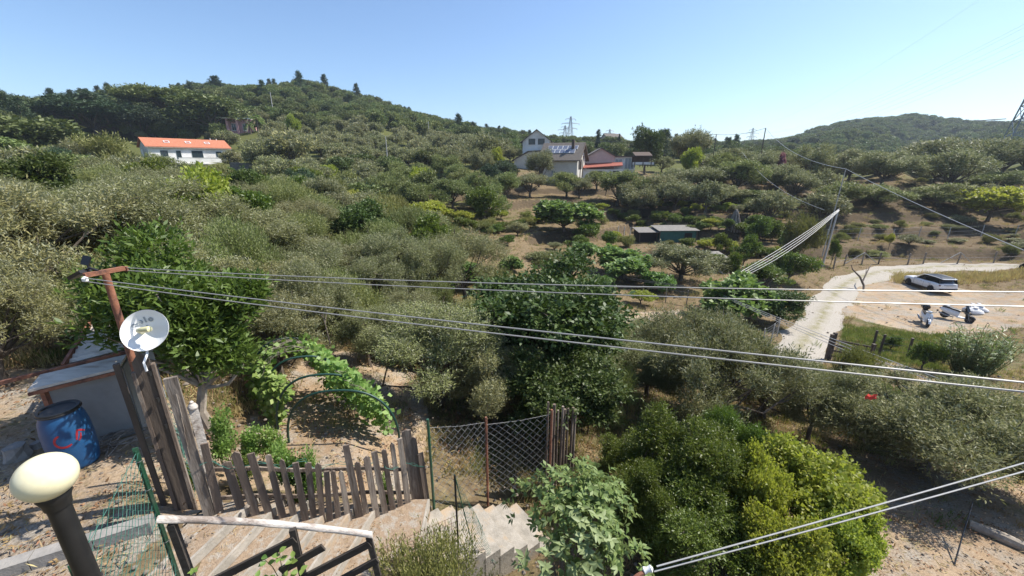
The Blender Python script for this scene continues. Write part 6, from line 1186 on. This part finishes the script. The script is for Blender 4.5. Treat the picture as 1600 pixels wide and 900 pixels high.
# bougainvillea on the skyline slope
PR['pink'] = make_tree(120, 'pink_petal', 500, 5, .3, .2, 1.5, .9, 1.4, 10, .7, .5, .08, Ltw=.3); T('pink', 1216, 66, 12, 240, 'flowering_bush', 'pink flowering bush on the slope left of the right crest', cat='shrub')
# ---------------------------------------------------------------- wires
flat_mat('cable_grey', (.46, .46, .45), .45); flat_mat('cable_pale', (.42, .41, .39), .4, .2); flat_mat('cable_line', (.62, .63, .65), .5); flat_mat('cable_dark', (.10, .10, .105), .6)
def cable(name, label, p, q, sag, r, mt, n=40, group=None, r2=None):
    pts = [Vector(p).lerp(Vector(q), t)-Vector((0, 0, sag*4*t*(1-t))) for t in np.linspace(0, 1, n)]; return tag(MB().tube(pts, r, 6).build(name, mt, None, True), label, 'cable', group)
gw = 'clothes line wires in front of the valley'
cable('line_wire', 'topmost of the four pale wires running right from the rusty pole', EA+Vector((0, 0, .012)), at(1690, 457, 2.6), .055, .0046, 'cable_pale', group=gw)
cable('line_wire', 'second of the four pale wires running right from the rusty pole', EA-Vector((0, 0, .02)), at(1690, 481, 2.6), .05, .0046, 'cable_pale', group=gw)
cable('line_wire', 'third of the four pale wires, starting at the white insulator', EB+Vector((0, 0, .012)), at(1690, 607, 1.55), .02, .0046, 'cable_pale', group=gw)
cable('line_wire', 'lowest of the four pale wires running right from the rusty pole', EB-Vector((0, 0, .025)), at(1690, 622, 1.55), .03, .0046, 'cable_pale', group=gw)
cable('steel_cable', 'upper of two taut steel cables crossing the lower right corner', at(1026, 885, 2.2), at(1690, 697, 2.5), .01, .0045, 'cable_pale', group='two taut cables at lower right'); cable('steel_cable', 'lower of two taut steel cables crossing the lower right corner', at(1022, 893, 2.2), at(1690, 711, 2.5), .012, .0045, 'cable_pale', group='two taut cables at lower right')
br2 = thing('cable_bracket', 'white insulator bracket where the two lower cables start', 'bracket', at(1012, 890, 2.2)); MB().lathe([(.004, -.03), (.02, -.02), (.014, 0), (.02, .02), (.004, .03)], 12, Matrix.Rotation(1.2, 4, 'Y')).build('insulator', 'white_paint', br2, True); MB().tube([(0, 0, -.005), (-.06, -.02, -.02), (-.25, -.1, -.1)], .012, 8).build('iron_arm', 'rust', br2)
for k in range(4): cable('bundle_wire', ('top', 'second', 'third', 'lowest')[k]+' wire of the pale bundle drooping from the metal pole to the short post', P_short+Vector((.02*k, -.03*k, -.03*k)), P_post+Vector((.02*k, 0, .08-.03*k)), .35+.22*k, .015, 'cable_grey', group='wire bundle')
for k in range(3): cable('field_wire', ('upper', 'middle', 'lower')[k]+' wire running from the short post down to the right edge', P_post+Vector((0, 0, -.05*k)), at(1660, 662+k*12, 9.5), .12, .013, 'cable_grey', group='wires right of the short post')
for k in range(2): cable('field_wire', ('upper', 'lower')[k]+' thin wire running left from the short post', P_post+Vector((0, 0, -.04*k)), at(770, 388+k*6, 44), .4, .018, 'cable_dark', group='wires left of the short post')
cable('service_cable', 'long cable dropping from the tall thin pole to the right edge', P_tall, at(1720, 440, 21), .25, .026, 'cable_grey'); cable('service_cable', 'cable drooping from the skyline utility pole to the tall thin pole', P_far, P_tall, 1.3, .028, 'cable_grey')
cable('service_cable', 'thin cable drooping behind the metal pole', at(1160, 238, 70), at(1288, 328, 41), 1.2, .02, 'cable_grey'); cable('service_cable', 'thin cable between the two skyline utility poles', P_far2, P_far, .5, .03, 'cable_dark'); cable('service_cable', 'thin cable from the skyline utility pole left past the distant pylon', P_far2, at(800, 203, 150), 2.5, .04, 'cable_dark')
cable('slope_cable', 'cable drooping across the left slope below the pale pole', P_h, at(560, 336, 46), 1.2, .03, 'cable_grey')
for i, t_ in enumerate(TIPS):
    cable('power_line', ('lowest left', 'lowest right', 'middle left', 'middle right', 'top left', 'top right')[i]+' conductor of the high voltage line in the sky', t_, T3[i], 10, .022, 'cable_line', 60, 'high voltage conductors')
cable('power_line', 'earth wire above the other conductors of the high voltage line', at(1640, -75, 95), at(1172, 198, 420), 9, .02, 'cable_line', 60, 'high voltage conductors')

# ---------------------------------------------------------------- say which one: place in its row
ORD = 'leftmost second third fourth fifth sixth seventh eighth ninth tenth eleventh twelfth thirteenth fourteenth fifteenth sixteenth'.split()
ROW = 'front second third fourth fifth sixth seventh eighth ninth tenth eleventh twelfth'.split()
SHORT = {'leafy tree standing out from the dense thicket left of centre': 'leafy tree in the left thicket', 'leafy tree standing out from the grove on the left slope': 'leafy tree on the left slope', 'feathery green scrub tree in the dense thicket left of centre': 'feathery scrub tree in the left thicket', 'olive tree growing up through the thicket left of centre': 'olive in the left thicket',
 'olive tree in the grove on the slope below the orange-roofed house': 'olive on the left slope', 'dark broadleaf tree in the olive grove on the left slope': 'dark broadleaf tree on the left slope',
 'olive tree in the grove at the foot of the forested hill': 'olive at the foot of the forested hill', 'olive tree in the grove behind the right crest': 'olive behind the right crest',
 'grey-green olive tree on the terraces around the houses': 'grey-green olive on the house terraces', 'small green tree among the vegetable beds': 'small green tree among vegetable beds',
 'staked tomato plant on the tilled plot': 'staked tomato plant on the tilled plot', 'pale stake in the short row beside the pale fig tree': 'pale stake beside the pale fig tree',
 'low dry shrub on the terraced bank above the gravel track': 'low dry shrub on the right banks', 'green scrub bush under the near left olives': 'green scrub bush under the left olives', 'low olive shoot bush under the near left olives': 'low olive bush under the left olives',
 'greyish bush on the slope left of the gravel track': 'greyish bush on the middle slope', 'green feathery bush on the slope left of the gravel track': 'feathery bush on the middle slope', 'small leafy bush on the slope left of the gravel track': 'leafy bush on the middle slope',
 'green scrubby bush in the vegetable gardens': 'scrubby bush in the vegetable gardens', 'leafy green bush in the vegetable gardens': 'leafy bush in the vegetable gardens', 'yellow-green bush in the vegetable gardens': 'yellow-green bush in the vegetable gardens',
 'grey-green bush in the vegetable gardens': 'grey-green bush in the vegetable gardens', 'broad-leaved bush in the vegetable gardens': 'broad-leaved bush in the vegetable gardens',
 'low vine bush in the long row on the terrace edge': 'vine bush of the long terrace row', 'low bush in the short row above the green shed': 'low bush above the green shed', 'low bush above the pale fig tree': 'low bush above the pale fig',
 'low bush in the beds between green shed and track': 'low bush between green shed and track', 'low bush on the middle slope terrace': 'low bush on the middle slope terrace', 'low vine bush on the upper terrace edge': 'vine bush on the upper terrace', 'low bush left of the pale fig tree': 'low bush left of the pale fig', 'low vine bush on the lowest terrace edge': 'vine bush on the lowest terrace', 'low bush along the left end of the terraces': 'low bush at the left terrace end', 'low bush in the second row at the left end of the terraces': 'low bush below the left terrace end'}
by = {}
for o in COL.objects:
    if o.parent is None and o.get('label') in SHORT: by.setdefault(o['label'], []).append(o)
for lb, os_ in by.items():
    os_.sort(key=lambda o: o.location.y); n = len(os_); per = 7 if 'tomato' in lb else n if n <= 15 else max(8, -(-n//12)); rows = [os_[i:i+per] for i in range(0, n, per)]
    for r, row in enumerate(rows):
        row.sort(key=lambda o: px_of(*o.location)[0])
        for k, o in enumerate(row):
            w = 'leftmost' if k == 0 else 'rightmost' if k == len(row)-1 else ORD[k]+' from left'
            o['label'] = SHORT[lb]+', '+w+(' in %s row' % ('rearmost' if r == len(rows)-1 else ROW[r]) if len(rows) > 1 else '')
# ---------------------------------------------------------------- haze
m = bpy.data.materials.new('haze'); m.use_nodes = True; nt = m.node_tree; nt.nodes.remove(nt.nodes['Principled BSDF'])
pv = nt.nodes.new('ShaderNodeVolumePrincipled'); pv.inputs['Color'].default_value = (.72, .82, .95, 1); pv.inputs['Density'].default_value = .00027; pv.inputs['Anisotropy'].default_value = .2
nt.links.new(pv.outputs[0], nt.nodes['Material Output'].inputs['Volume']); MATS['haze'] = m
tag(MB().box((0, 0, 45), (9000, 9000, 110)).build('haze', 'haze'), kind='stuff')
